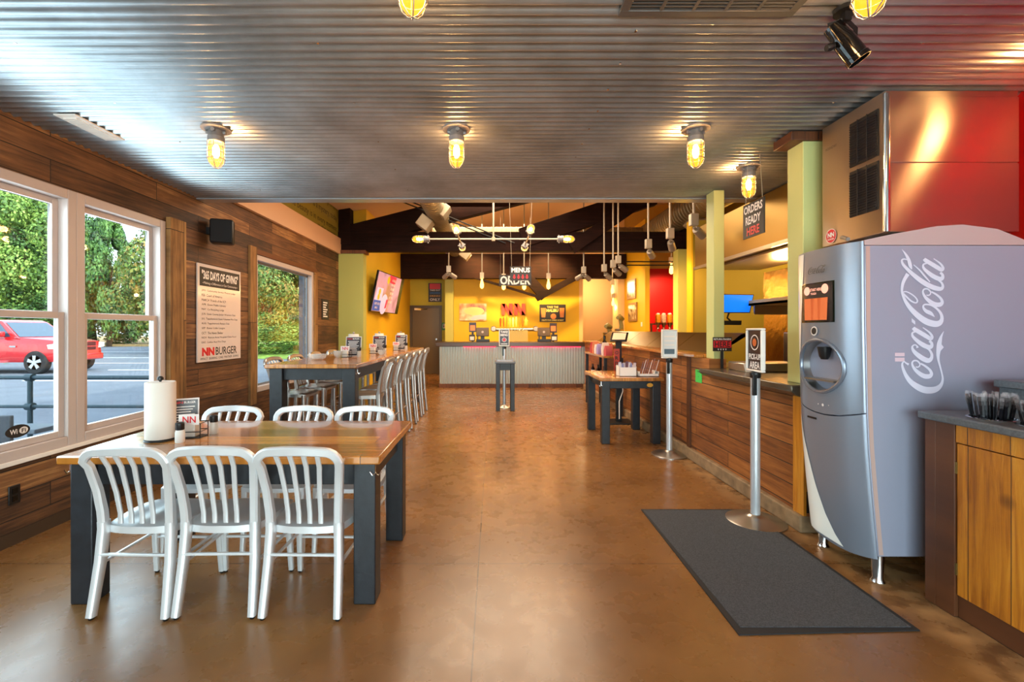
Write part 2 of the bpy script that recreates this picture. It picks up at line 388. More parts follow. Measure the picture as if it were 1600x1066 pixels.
def light(kind, loc, power, col='#ffffff', size=.05, to=None, spot=70, parent=None, blend=.6, sx=None):
    d = bpy.data.lights.new('lamp_light', kind); o = bpy.data.objects.new('lamp_light', d); C.objects.link(o)
    d.energy = power; d.color = hx(col) if isinstance(col, str) else col
    if kind in ('POINT', 'SPOT'): d.shadow_soft_size = size
    if kind == 'SPOT': d.spot_size = R(spot); d.spot_blend = blend
    if kind == 'AREA':
        d.size = size
        if sx: d.shape = 'RECTANGLE'; d.size_y = sx
    o.location = loc
    if to is not None: o.rotation_euler = (Vector(to)-Vector(loc)).to_track_quat('-Z', 'Y').to_euler()
    return o

# ================================================================== STRUCTURE
XL, XR, ZC, YC = -3.31, 3.3, 2.96, 5.08
EXT = 0.16
struct(MB().box(-3.5, 7.2, -3.2, 16.7, -.2, 0).build('floor', 'floor'))
# left plank wall with openings
def wall_open(name, m, x0, x1, y0, y1, z0, z1, holes):
    b = MB(); cuts = sorted(holes); y = y0
    for (a, c, lo, hi) in cuts:
        if a > y: b.box(x0, x1, y, a, z0, z1)
        b.box(x0, x1, a, c, z0, lo); b.box(x0, x1, a, c, hi, z1); y = c
    b.box(x0, x1, y, y1, z0, z1)
    return struct(b.build(name, m))
W1 = (1.65, 4.59, .575, 2.57); W2 = (6.31, 8.36, .60, 2.53)
wall_open('wall_left', 'plank', XL-EXT, XL, -3.0, 9.72, 0, 3.09, [W1, W2])
struct(MB().box(XL-EXT, XL+.055, YC-.3, 9.80, 3.09, 3.42).build('trim_1', 'peach'))
lw = MB().box(XL-EXT, XL-.01, YC-.3, 9.9, 3.42, 6.0); lwo = struct(lw.build('wall_left_upper', 'olive'))
F = Fr((XL-.01, 5.5, 3.54), (0, 1, 0), (0, 0, 1))
lt = MB()
for i, (t_, x) in enumerate((('The beauty is in the moments', .95), ('Tomorrow, tonight, forever', 1.6), ('good food and friends', 2.6))):
    pass
lt.text('The beauty is in every moment', F, 1.85, .05, 2.3, .15, bold=0, left=True)
lt.text('Tomorrow is a mystery, today', F, 2.05, .27, 2.1, .15, bold=0, left=True)
lt.text('yesterday is history, dream', F, 2.35, .49, 1.8, .15, bold=0, left=True)
lt.text('in the people', F, 3.1, -.10+.03, .95, .06, bold=0, left=True)
o = lt.build('lettering', mat('brown_wall_lettering', '#2c2206', .6), lwo)
# rear (behind the camera) wall with a wide storefront
wb = MB()
wb.box(-3.47, -2.9, -3.2, -3.0, 0, 3.0); wb.box(2.9, 3.5, -3.2, -3.0, 0, 3.0); wb.box(-2.9, 2.9, -3.2, -3.0, 2.75, 3.0); wb.box(-2.9, 2.9, -3.2, -3.0, 0, .12)
struct(wb.build('wall_back', 'plank'))
sf = MB()
for x in (-2.9, -1.5, 0, 1.5, 2.85): sf.box(x, x+.05, -3.14, -3.06, .12, 2.75)
sf.box(-2.9, 2.9, -3.14, -3.06, 2.1, 2.15)
w = sf.build('window_6', 'blackp'); struct(w)
MB().box(-2.9, 2.9, -3.11, -3.10, .12, 2.75).build('glass', 'glass', w)
# right wall (red), partition behind the machines
struct(MB().box(XR, XR+.2, -3.2, 3.0, 0, 3.0).build('wall_right', 'red'))
struct(MB().box(XR, 7.1, 3.0, 3.15, 0, 3.0).build('wall_kitchen_near', 'olive'))
struct(MB().box(7.0, 7.2, 3.0, 16.7, 0, 6.4).build('wall_kitchen_right', 'olive'))
# corrugated ceiling
cb = MB(); per = .068; amp = .0125; ny = int((YC+3.1)/per*8); vs = []; fs = []
xs = [-3.31, 0, 3.3, 7.1]
for j in range(ny+1):
    y = YC-j*per/8; z = ZC+amp*math.cos(2*PI*j/8)
    vs += [(x, y, z) for x in xs]
for j in range(ny):
    for i in range(3): a = j*4+i; fs.append((a, a+1, a+5, a+4))
cb.add(vs, fs); ce = cb.build('ceiling', 'galv', smooth=60); struct(ce)
sc_ = MB()
for k in range(26):
    y = YC-.12-k*.272; x = .70-.0*k
    sc_.lathe([(.007, -.006), (.007, 0)], (x, y, ZC-.008), 6)
for x in (-2.45, -.9, 2.2):
    for k in range(12): sc_.lathe([(.007, -.006), (.007, 0)], (x, YC-.3-k*.612, ZC-.008), 6)
so = sc_.build('screws', 'chrome', ce); so['kind'] = 'stuff'
struct(MB().box(-3.47, 7.1, -3.2, YC+.12, ZC+.02, ZC+.14).build('ceiling', 'white'))
struct(MB().box(-3.47, 7.1, YC, YC+.12, ZC+.0, 6.4).build('wall_bulkhead', 'tan'))
struct(MB().box(-3.31, 7.1, YC-.012, YC+.13, ZC-.028, ZC-.012).build('trim_11', mat('light_edge_metal', '#a8b0b6', .3, .6)))
# far room shell
def vz(x): return 4.02+.15*(x+3.4)
struct(MB().prism([(-3.5, YC, vz(-3.5)), (7.2, YC, vz(7.2)), (7.2, YC, vz(7.2)+.15), (-3.5, YC, vz(-3.5)+.15)], (0, 11.7, 0)).build('ceiling', 'tan'))
struct(MB().box(XL-.16, -2.78, 9.72, 9.95, 0, 3.11).build('wall_left_pier', 'green'))
struct(MB().box(XL-.16, -2.78, 9.95, 15.4, 0, 4.5).build('wall_left_rear', 'yellow'))
struct(MB().box(-2.9, -1.30, 15.2, 15.35, 0, 4.6).build('wall_door_side', mat('door_wall_paint', '#bdb02c', .6)))
struct(MB().box(-1.52, -1.26, 14.30, 15.2, 0, 3.76).build('wall_pillar', 'green'))
struct(MB().box(-1.26, 2.73, 14.5, 14.7, 0, 3.80).build('wall_order_back', 'yellow'))
struct(MB().box(-1.52, 2.9, 14.45, 14.7, 3.80, 5.4).build('wall_order_upper', 'tan'))
struct(MB().box(2.6, 5, 16.2, 16.35, 0, 5.6).build('wall_alcove', 'cream'))
struct(MB().box(2.73, 2.85, 14.5, 16.2, 0, 3.8).build('wall_alcove_left', 'cream'))
struct(MB().box(3.80, 4.0, 13.9, 14.5, 0, 5.3).build('wall_alcove_right', 'cream'))
struct(MB().box(4.0, 4.12, 12.0, 13.9, 0, 4.4).build('wall_picture', 'yellow'))
struct(MB().box(4.0, 7.1, 14.0, 14.15, 0, 3.35).build('wall_red', 'red'))
struct(MB().box(4.0, 7.1, 13.95, 14.15, 3.35, 5.6).build('wall_red_upper', mat('soffit_yellow', '#c9a24a', .6)))
struct(MB().box(-3.5, 7.2, 16.5, 16.7, 0, 6.4).build('wall_far', 'cream'))
# kitchen end wall facing the camera
struct(MB().box(3.5, 7.1, 8.0, 8.15, 0, 3.4).build('wall_kitchen_end', 'olive'))
struct(MB().box(3.47, 3.5, 7.98, 8.17, 0, 3.4).build('trim_2', 'yellow'))

# windows ------------------------------------------------------------
def window(n, y0, y1, z0, z1, hung=True):
    x = XL-.07; w = MB(); fw = .075
    w.box(x-.04, x+.075, y0, y0+fw, z0, z1); w.box(x-.04, x+.075, y1-fw, y1, z0, z1)
    w.box(x-.04, x+.075, y0+fw, y1-fw, z0, z0+fw); w.box(x-.04, x+.075, y0+fw, y1-fw, z1-fw, z1)
    o = struct(w.build('window_%d' % n, 'vinyl', bevel=.006))
    if hung:
        zm = 1.59; sw = .05
        for nm, a, b, dx in (('sash', zm-.02, z1-fw, -.02), ('sash', z0+fw, zm+.025, .028)):
            s = MB(); ya, yb = y0+fw, y1-fw
            s.box(x+dx-.018, x+dx+.02, ya, ya+sw, a, b); s.box(x+dx-.018, x+dx+.02, yb-sw, yb, a, b)
            s.box(x+dx-.018, x+dx+.02, ya+sw, yb-sw, a, a+sw); s.box(x+dx-.018, x+dx+.02, ya+sw, yb-sw, b-sw, b)
            so = s.build(nm, 'vinyl', o, bevel=.004)
            MB().box(x+dx-.003, x+dx+.003, ya+sw, yb-sw, a+sw, b-sw).build('pane', 'glass', so)
    else:
        s = MB(); s.box(x-.02, x+.0, y0+fw, y0+fw+.03, z0+fw, z1-fw); s.box(x-.02, x, y1-fw-.03, y1-fw, z0+fw, z1-fw); s.box(x-.02, x, y0+fw, y1-fw, z1-fw-.03, z1-fw); s.box(x-.02, x, y0+fw, y1-fw, z0+fw, z0+fw+.03)
        so = s.build('sash', mat('grey_sash', '#6f7780', .4), o)
        MB().box(x-.012, x-.008, y0+fw, y1-fw, z0+fw, z1-fw).build('pane', 'glass', so)
    return o
for n, (a, b) in enumerate(((1.65, 2.63), (2.63, 3.61), (3.61, 4.59))): window(n+1, a, b, W1[2], W1[3])
window(4, W2[0], W2[1], W2[2], W2[3], False)
struct(MB().box(XL-.02, XL+.02, 1.6, 4.60, .545, .577).build('trim_3', 'white', bevel=.004))
struct(MB().box(XL-.005, XL+.045, 4.60, 4.84, .25, 2.62).build('trim_4', 'roughw', bevel=.004))
struct(MB().box(XL-.005, XL+.035, 6.14, 6.31, .45, 2.62).build('trim_5', 'roughw', bevel=.004))
struct(MB().box(XL-.005, XL+.02, 6.31, 8.50, 2.53, 2.60).build('trim_6', 'redw', bevel=.003))
struct(MB().box(XL-.005, XL+.03, 8.36, 8.50, .5, 2.53).build('trim_7', 'roughw', bevel=.003))
struct(MB().box(XL-.005, XL+.02, -3, 9.72, 0, .09).build('baseboard_left', mat('dark_base', '#3a2818', .6)))
# wifi sticker on the glass
F = Fr((XL-.035, 3.20, .765), (0, 1, 0), (0, 0, 1))
st = thing('window_sticker', F.o, 'round black and white wifi sticker low on the window glass', 'sticker')
b = MB(); b.disc(F, 0, 0, .085, .001, ry=.045); b.build('backing', 'ink', st)
b = MB(); b.text('Wi', F, -.03, 0, .05, .035, .003); b.disc(F, .038, 0, .03, .002, ry=.024); b.build('lettering', 'ivory', st)
b = MB(); b.text('Fi', F, .038, 0, .03, .028, .004); b.build('inner_lettering', 'ink', st)

# door in the back left corner ----------------------------------------
d = MB().box(-2.70, -1.80, 15.14, 15.2, 0, 2.2).build('door_1', mat('brown_steel_door', '#5d4a2c', .3, .3), bevel=.005); struct(d)
fr = MB(); fr.box(-2.78, -2.70, 15.12, 15.2, 0, 2.28); fr.box(-1.80, -1.72, 15.12, 15.2, 0, 2.28); fr.box(-2.70, -1.80, 15.12, 15.2, 2.2, 2.28)
fr.build('door_frame', mat('bronze_frame', '#4a3a20', .4), d)
fr = MB(); fr.box(-2.62, -2.40, 15.08, 15.14, 2.12, 2.19); fr.tube([(-2.5, 15.09, 2.18), (-2.3, 15.0, 2.15), (-2.2, 15.1, 2.16)], .012, 6); fr.build('door_closer', 'chrome', d)
fr = MB(); fr.lathe([(.03, 0), (.03, .03), (.02, .06)], (-1.9, 15.14, 1.02), 14, (0, -1, 0)); fr.lathe([(.03, 0), (.03, .03)], (-1.9, 15.14, 1.16), 14, (0, -1, 0)); fr.build('door_knob', 'chrome', d)

# trusses and beams ----------------------------------------------------
def bar(mb, p, q, w, d=.2):                  # flat timber in a plane of constant Y between two points given as pixels
    mb.sweep([p, q], w, d, (0, 1, 0), ch=.04)
YT = 9.72
t = thing('roof_truss', (0.5, YT+.12, 3.16), 'dark timber truss with slanting chords crossing the room above the hanging lights', 'truss')
zb0, zb1 = 3.16, 3.57
MB().box(-3.45, 4.36, YT, YT+.24, zb0, zb1).build('bottom_chord', 'beam', t, bevel=.008)
b = MB(); bar(b, P(540, 372, YT+.1), P(900, 280, YT+.1), .46, .2); b.build('rafter', 'beam', t)
b = MB(); bar(b, P(815, 373, YT+.06), P(1020, 306, YT+.06), .42, .2); b.build('rafter', 'beam', t)
b = MB(); bar(b, P(893, 388, YT-.02), P(1020, 300, YT-.02), .26, .12); b.build('brace', 'beam', t)
MB().box(-3.30, -3.06, YT-.02, YT+.22, 3.3, 4.6).build('post', 'beam', t)
MB().box(4.05, 4.36, YT-.02, YT+.22, 3.3, 5.0).build('post', 'beam', t)
MB().box(-3.30, -2.72, YT-.04, YT+.22, 3.10, 3.17).build('bearing_plate', 'redw', t)
for a_, c_ in ((P(610, 308, YT-.05), P(790, 380, YT-.05)), (P(624, 308, YT-.05), P(804, 380, YT-.05)), (P(978, 409, YT+.3), P(1092, 409, YT+.3)), (P(978, 414.5, YT+.3), P(1092, 414.5, YT+.3))):
    b = MB(); b.tube([a_, c_], .014, 6); b.build('tie_rod', 'blackp', t)
YU = 13.6
t = thing('roof_truss', (0.4, YU+.1, 3.0), 'dark timber truss with a low V over the order counter, behind the first', 'truss')
MB().box(-3.04, 3.97, YU, YU+.24, 3.01, 3.74).build('bottom_chord', 'beam', t, bevel=.008)
b = MB(); bar(b, P(816, 425, YU-.04), P(852, 464, YU-.04), .30, .12); b.build('brace', 'beam', t)
b = MB(); bar(b, P(838, 467, YU-.08), P(915, 425, YU-.08), .18, .12); b.build('brace', 'beam', t)
b = MB(); bar(b, P(742, 434, YU-.08), P(845, 465, YU-.08), .07, .06); b.build('tie_rod', 'beam', t)
# posts on the right ----------------------------------------------------
def post(x0, x1, y0, y1, z1, label, m, z0=0):
    return tag(MB().box(x0, x1, y0, y1, z0, z1).build('support_post', m, bevel=.004), label, 'post')
M['pale'] = mat('pale_green_post_paint', '#c4c984', .55)
post(2.325, 2.435, 4.80, 4.97, ZC-.01, 'slim pale green square post beside the pickup counter sign', 'pale', 1.17)
p2 = post(2.30, 2.46, 3.38, 3.56, 2.88, 'pale green square post directly behind the silver soda machine', 'pale', 1.075)
tag(MB().box(2.2, 2.75, 3.36, 3.58, 2.88, ZC-.012).build('wood_cap', 'redw', bevel=.006), 'short brown timber block on top of the post behind the soda machine', 'beam')
post(3.83, 4.07, 9.45, 9.70, 3.15, 'far green square post standing in front of the red wall', 'green')

# ducts ------------------------------------------------------------------
def duct(a, b_, r, label, boxes=()):
    t = thing('spiral_duct', a, label, 'duct'); a = Vector(a); b_ = Vector(b_); L = (b_-a).length; n = int(L/.12)
    path = []; rr = []
    for i in range(n):
        for q, dr in ((0, 0), (.85, 0), (.9, .008), (.97, .008)):
            path.append(a+(b_-a)*((i+q)/n)); rr.append(r+dr)
    MB().tube(path, rr, 20).build('pipe', 'duct', t)
    for c in boxes:
        bb = MB(); c = Vector(c); bb.fbox(Fr(c, (.8, 0, -.6), (.6, 0, .8)), -.13, .13, -.12, .12, -.17, .17); bb.build('diffuser', mat('diffuser_grey', '#a89c84', .5, .3), t, bevel=.01)
        
    return t
duct((-1.15, 7.2, 3.86), (-1.15, 14.2, 3.86), .20, 'round metal duct with square diffusers left of the middle', [(-1.0, 8.9, 3.82), (-1.38, 9.2, 3.62), (-.78, 12.6, 3.55)])
duct((-1.5, 11.3, 3.82), (4.6, 11.3, 3.82), .2, 'round metal duct running crosswise behind the first truss')
duct((3.94, 6.0, 3.88), (3.94, 11.8, 3.88), .28, 'wide ribbed metal duct on the right, running toward the red wall', [(3.94, 8.9, 3.56)])

# vents in the ceiling ----------------------------------------------------
t = thing('ceiling_vent', (-2.925, 3.3, ZC-.012), 'slim white slotted ceiling register near the windows', 'vent')
b = MB(); x0, x1, y0, y1 = -3.0, -2.85, 3.10, 3.52; z = ZC-.012
b.box(x0, x1, y0, y1, z-.006, z+.004); b.build('frame', 'white', t, bevel=.002)
b = MB()
for k in range(22): b.box(x0+.03, x1-.03, y0+.04+k*.0155, y0+.046+k*.0155, z-.014, z-.006)
b.build('slats', 'white', t)
t = thing('ceiling_vent', (.98, 1.93, ZC-.012), 'wide grey return air grille at the top edge, right of middle', 'vent')
b = MB(); x0, x1, y0, y1 = .58, 1.39, 1.55, 2.12
b.box(x0, x1, y0, y0+.04, z-.012, z+.01); b.box(x0, x1, y1-.04, y1, z-.012, z+.01); b.box(x0, x0+.04, y0+.04, y1-.04, z-.012, z+.01); b.box(x1-.04, x1, y0+.04, y1-.04, z-.012, z+.01)
for k in range(1, 5): b.box(x0+.04+k*.146-.008, x0+.04+k*.146+.008, y0+.04, y1-.04, z-.012, z+.0)
M['greymetal'] = mat('grey_vent_metal', '#6a6a68', .4, .6)
b.build('frame', 'greymetal', t, bevel=.002)
b = MB()
for k in range(24): b.box(x0+.04, x1-.04, y0+.05+k*.0205, y0+.058+k*.0205, z-.010, z-.002)
b.build('slats', 'greymetal', t)
MB().box(x0+.02, x1-.02, y0+.02, y1-.02, z+.001, z+.006).build('backing', 'blackp', t)

# ================================================================== LAMPS
AMB = '#ffb870'
M['globe'] = globemat('amber_globe', '#ff981e', 1.7, .5)
M['bulb'] = mat('bulb', '#ffffff', .4, emit='#ffdf90', es=40)
M['castmetal'] = mat('cast_lamp_metal', '#8a8684', .45, .5)
def cagelamp(loc, axis, label, group, scale=1, power=40, base=True, name='cage_lamp', parts=True):
    """jelly-jar lamp: base at loc, pointing along axis"""
    ax = Vector(axis).normalized(); loc = Vector(loc); a = ax.orthogonal().normalized(); c_ = ax.cross(a); s = scale
    t = thing(name, loc, label, 'ceiling lamp', group)
    b = MB()
    if base: b.lathe([(.10*s, -.0), (.10*s, .012*s), (.055*s, .02*s), (.055*s, .02*s)], loc, 20, ax)
    b.lathe([(.048*s, .005), (.052*s, .06*s), (.056*s, .065*s), (.056*s, .10*s), (.05*s, .105*s)], loc, 20, ax)
    for k in range(4):
        q = loc+ax*.03*s+(a*math.cos(k*PI/2+.6)+c_*math.sin(k*PI/2+.6))*.055*s; b.lathe([(.014*s, -.012*s), (.014*s, .012*s)], q, 10, q-loc-ax*.03*s)
    b.build('housing', 'castmetal', t)
    prof = [(.046*s, .105*s), (.05*s, .12*s), (.05*s, .225*s), (.045*s, .25*s), (.03*s, .27*s), (.008*s, .28*s)]
    MB().lathe(prof, loc, 20, ax).build('glass_globe', 'globe', t)
    MB().lathe([(.012*s, .12*s), (.024*s, .15*s), (.024*s, .19*s), (.012*s, .215*s)], loc, 12, ax).build('bulb', 'bulb', t)
    g = MB(); rr = .057*s
    for k in range(4 if not parts else 3):
        an = k*PI/(3 if parts else 4)
        u = a*math.cos(an)+c_*math.sin(an)
        pts = [loc+ax*(.105*s)+u*rr, loc+ax*(.23*s)+u*rr, loc+ax*(.262*s)+u*rr*.8, loc+ax*(.288*s)+u*rr*.35, loc+ax*(.293*s), loc+ax*(.288*s)-u*rr*.35, loc+ax*(.262*s)-u*rr*.8, loc+ax*(.23*s)-u*rr, loc+ax*(.105*s)-u*rr]
        g.tube(pts, .0024*s, 5)
    for h in (.14, .18, .225):
        g.tube([loc+ax*h*s+(a*math.cos(k*PI/8)+c_*math.sin(k*PI/8))*rr for k in range(16)], .0024*s, 5, closed=True)
    g.build('wire_cage', 'castmetal', t)
    if power: light('POINT', loc+ax*.17*s, power, AMB, .045*s)
    return t
GL = 'caged jar lamps on the metal ceiling'
cagelamp((-2.03, 3.33, ZC-.008), (0, 0, -1), 'caged amber jar lamp nearest the left windows', GL, power=30)
cagelamp((-.27, 3.33, ZC-.008), (0, 0, -1), 'caged amber jar lamp in the middle of the ceiling row of three', GL, power=30)
cagelamp((1.48, 3.33, ZC-.008), (0, 0, -1), 'caged amber jar lamp at the right end of the ceiling row of three', GL, power=30)
cagelamp((2.30, 4.10, ZC-.008), (0, 0, -1), 'caged amber jar lamp above the black orders sign', GL, power=30)
cagelamp((-.305, 1.72, ZC-.008), (0, 0, -1), 'caged amber jar lamp cut by the top edge left of middle', GL, power=30)
cagelamp((1.42, 1.72, ZC-.008), (0, 0, -1), 'caged amber jar lamp cut by the top edge near the black spotlight', GL, power=30)
cagelamp((3.02, 2.36, ZC-.008), (0, 0, -1), 'unseen caged amber lamp added above the condiment cabinet to streak the ice machine', GL, power=12)  # added out of view to throw amber streaks on the ice machine
# pipe chandelier
c0 = Vector((0, 7.5, 2.97))
t = thing('pipe_chandelier', c0, 'white conduit chandelier with crossed arms and four caged amber lamps', 'chandelier')
M['conduit'] = mat('painted_conduit', '#b3a894', .4, .3)
b = MB(); b.tube([c0, c0+Vector((0, 0, 2))], .014, 8); b.lathe([(.03, -.03), (.03, .03)], c0, 10); b.build('stem', 'conduit', t)
b = MB(); b.tube([c0-Vector((1.07, 0, 0)), c0+Vector((1.07, 0, 0))], .014, 8); b.build('crossbar', 'conduit', t)
for x in (-.56, .56):
    b = MB(); b.tube([c0+Vector((x, -.55, 0)), c0+Vector((x, .55, 0))], .014, 8); b.build('arm', 'conduit', t)
def lamp_part(par, loc, axis, s, power):
    tmp = cagelamp(loc, axis, 'x', 'x', s, power, base=False)
    root = tmp
    hs = None
    for ch in [o for o in C.objects if o.parent == root]:
        off = ROOT[root.name]-ROOT[par.name]
        for v in ch.data.vertices: v.co += off
        if ch.name.startswith('housing'): hs = ch; ch.parent = par; ch.name = 'lamp_holder'
    for ch in [o for o in C.objects if o.parent == root]: ch.parent = hs
    del ROOT[root.name]; bpy.data.objects.remove(root)
lamp_part(t, c0-Vector((1.05, 0, 0)), (-1, 0, 0), 1.0, 18)
lamp_part(t, c0+Vector((1.05, 0, 0)), (1, 0, 0), 1.0, 18)
for x in (-.56, .56):
    lamp_part(t, c0+Vector((x, -.5, 0)), (0, -1, .1), 1.0, 12)
    lamp_part(t, c0+Vector((x, .5, 0)), (0, 1, -.1), 1.0, 12)
# pendant conduits with bulbs or spot heads over the order counter and bar
def pendant(px, py, Y, label, kind, power=12, aim=None):
    p = P(px, py, Y); t = thing('conduit_pendant', p, label, 'pendant lamp', 'lights on thin conduit stems')
    top = Vector((p.x, p.y, vz(p.x)))
    MB().tube([p+Vector((0, 0, .25)), top], .015, 8).build('stem', 'conduit', t)
    b = MB(); b.box(p.x-.05, p.x+.05, p.y-.04, p.y+.04, p.z+.12, p.z+.27); b.build('junction_box', 'conduit', t, bevel=.008)
    if kind == 'bulb':
        MB().lathe([(.01, -.13), (.045, -.10), (.05, -.03), (.03, .05), (.02, .12)], p, 14).build('bulb', 'globe2', t)
        light('POINT', p+Vector((0, 0, -.17)), power, AMB, .05)
    else:
        for a in aim:
            d = Vector(a).normalized(); q = p+Vector((0, 0, .1))
            b = MB(); b.tube([q, q+d*.08], .018, 8); b.lathe([(.045, .05), (.05, .07), (.055, .22), (.05, .225)], q, 16, d); hd = b.build('spot_head', 'castwhite', t)
            MB().lathe([(.045, .218), (.045, .228)], q, 16, d).build('lens', 'lens', hd)
            light('SPOT', q+d*.25, power, AMB, .04, q+d*2, 75)
    return t
M['globe2'] = globemat('small_amber_bulb', '#ffb850', 4, .1)
M['lens'] = mat('spot_lens', '#fff0c0', .3, emit='#ffdc90', es=14)
M['castwhite'] = mat('spot_head_metal', '#9a8f80', .4, .4)
pendant(753, 443, 11.3, 'bare amber bulb pendant above the left till', 'bulb')
pendant(787, 445, 11.3, 'bare bulb pendant left of middle behind the menus sign', 'bulb', 8)
pendant(819, 445, 11.3, 'bare bulb pendant right of middle behind the menus sign', 'bulb', 8)
pendant(857, 444, 11.3, 'bare amber bulb pendant above the right till', 'bulb')
pendant(957, 452, 13.0, 'upper bulb pendant in the cream alcove', 'bulb', 8)
pendant(958, 472, 14.2, 'lower bulb pendant in the cream alcove', 'bulb', 8)
pendant(1049, 420, 10.6, 'amber jar pendant hanging before the red wall', 'bulb', 10)
pendant(1075, 408, 10.2, 'amber jar pendant right of the far green post', 'bulb', 6)
pendant(701, 434, 10.4, 'twin spot pendant left over the order counter', 'spot', 60, [(-.5, .7, -.35), (.6, .6, -.35)])
pendant(912, 436, 10.0, 'twin spot pendant at the right end of the order counter', 'spot', 60, [(-.6, .8, -.4), (.6, .5, -.4)])
pendant(944, 434, 9.2, 'dark single spot pendant, third stem from the right wall pictures', 'spot', 60, [(.7, .5, -.5)])
pendant(958, 428, 8.9, 'lit spot pendant aiming down beside the alcove', 'spot', 60, [(.8, .6, -.5)])
pendant(966, 422, 8.6, 'lit spot pendant closest to the hanging picture wall', 'spot', 60, [(.9, .4, -.5)])
pendant(1013, 400, 7.4, 'tall conduit spot pendant in front of the red wall', 'spot', 60, [(.7, .9, -.5)])
pendant(1047, 386, 6.6, 'tall conduit spot pendant under the ribbed duct', 'spot', 60, [(.6, 1, -.6)])
pendant(1084, 368, 5.7, 'nearest conduit spot pendant beside the slim post', 'spot', 60, [(1, .7, -.5)])
# unseen fill lamps added to brighten the far room, alcove and kitchen
light('SPOT', (-.6, 12.6, 3.6), 300, '#ffcf80', .08, (-.5, 14.5, 2.2), 95)
light('SPOT', (1.5, 12.6, 3.6), 300, '#ffcf80', .08, (1.6, 14.5, 2.2), 95)
light('SPOT', (4.9, 12.6, 3.2), 160, '#ffb080', .08, (5.2, 14.0, 1.8), 90)
light('SPOT', (2.6, 11.8, 3.5), 60, '#ffd08a', .08, (4.0, 13.0, 2.1), 70)
light('POINT', (3.6, 5.6, 2.2), 26, '#ffc070', .15)
light('POINT', (3.3, 15.2, 2.9), 34, '#ffd8a0', .2)
light('POINT', (5.2, 7.0, 2.6), 40, '#ffc060', .2)
light('AREA', (0, 11, 4.1), 130, '#ffe0b8', 3.0, (0, 11, 0))
light('AREA', (0, 7.3, 3.9), 130, '#ffe6c8', 3.0, (0, 7.3, 0))

# black theatrical spot near the top right
c = P(1322, 10, 2.08); c.z = ZC-.012
t = thing('stage_spotlight', c, 'black cylindrical track spotlight hanging near the ice machine', 'spotlight')
b = MB(); b.lathe([(.05, -.02), (.05, 0)], c, 20); b.box(c.x-.015, c.x+.015, c.y-.015, c.y+.015, c.z-.06, c.z); b.build('mount', 'blackp', t)
hc = c+Vector((-.0, .02, -.13)); dx = Vector((.45, -.15, -.8)).normalized()
b = MB(); b.sweep([c+Vector((0, 0, -.05)), hc+Vector((.06, 0, .05)), hc+Vector((.055, 0, -.02))], .022, .005, (0, 1, 0)); b.sweep([c+Vector((0, 0, -.05)), hc+Vector((-.06, 0, .07)), hc+Vector((-.045, 0, -.01))], .022, .005, (0, 1, 0)); b.build('yoke', 'blackp', t)
b = MB(); b.lathe([(.02, -.085), (.038, -.078), (.041, -.02), (.045, 0), (.045, .10), (.049, .104), (.049, .125), (.043, .125), (.042, .11), (.0, .10)], hc, 24, dx)
b.build('lamp_body', 'blackg', t)
b = MB(); b.lathe([(.014, 0), (.018, .02), (.014, .035)], hc+Vector((-.042, 0, -.03)), 12, (-1, 0, -.3)); b.build('knob', 'blackp', t)

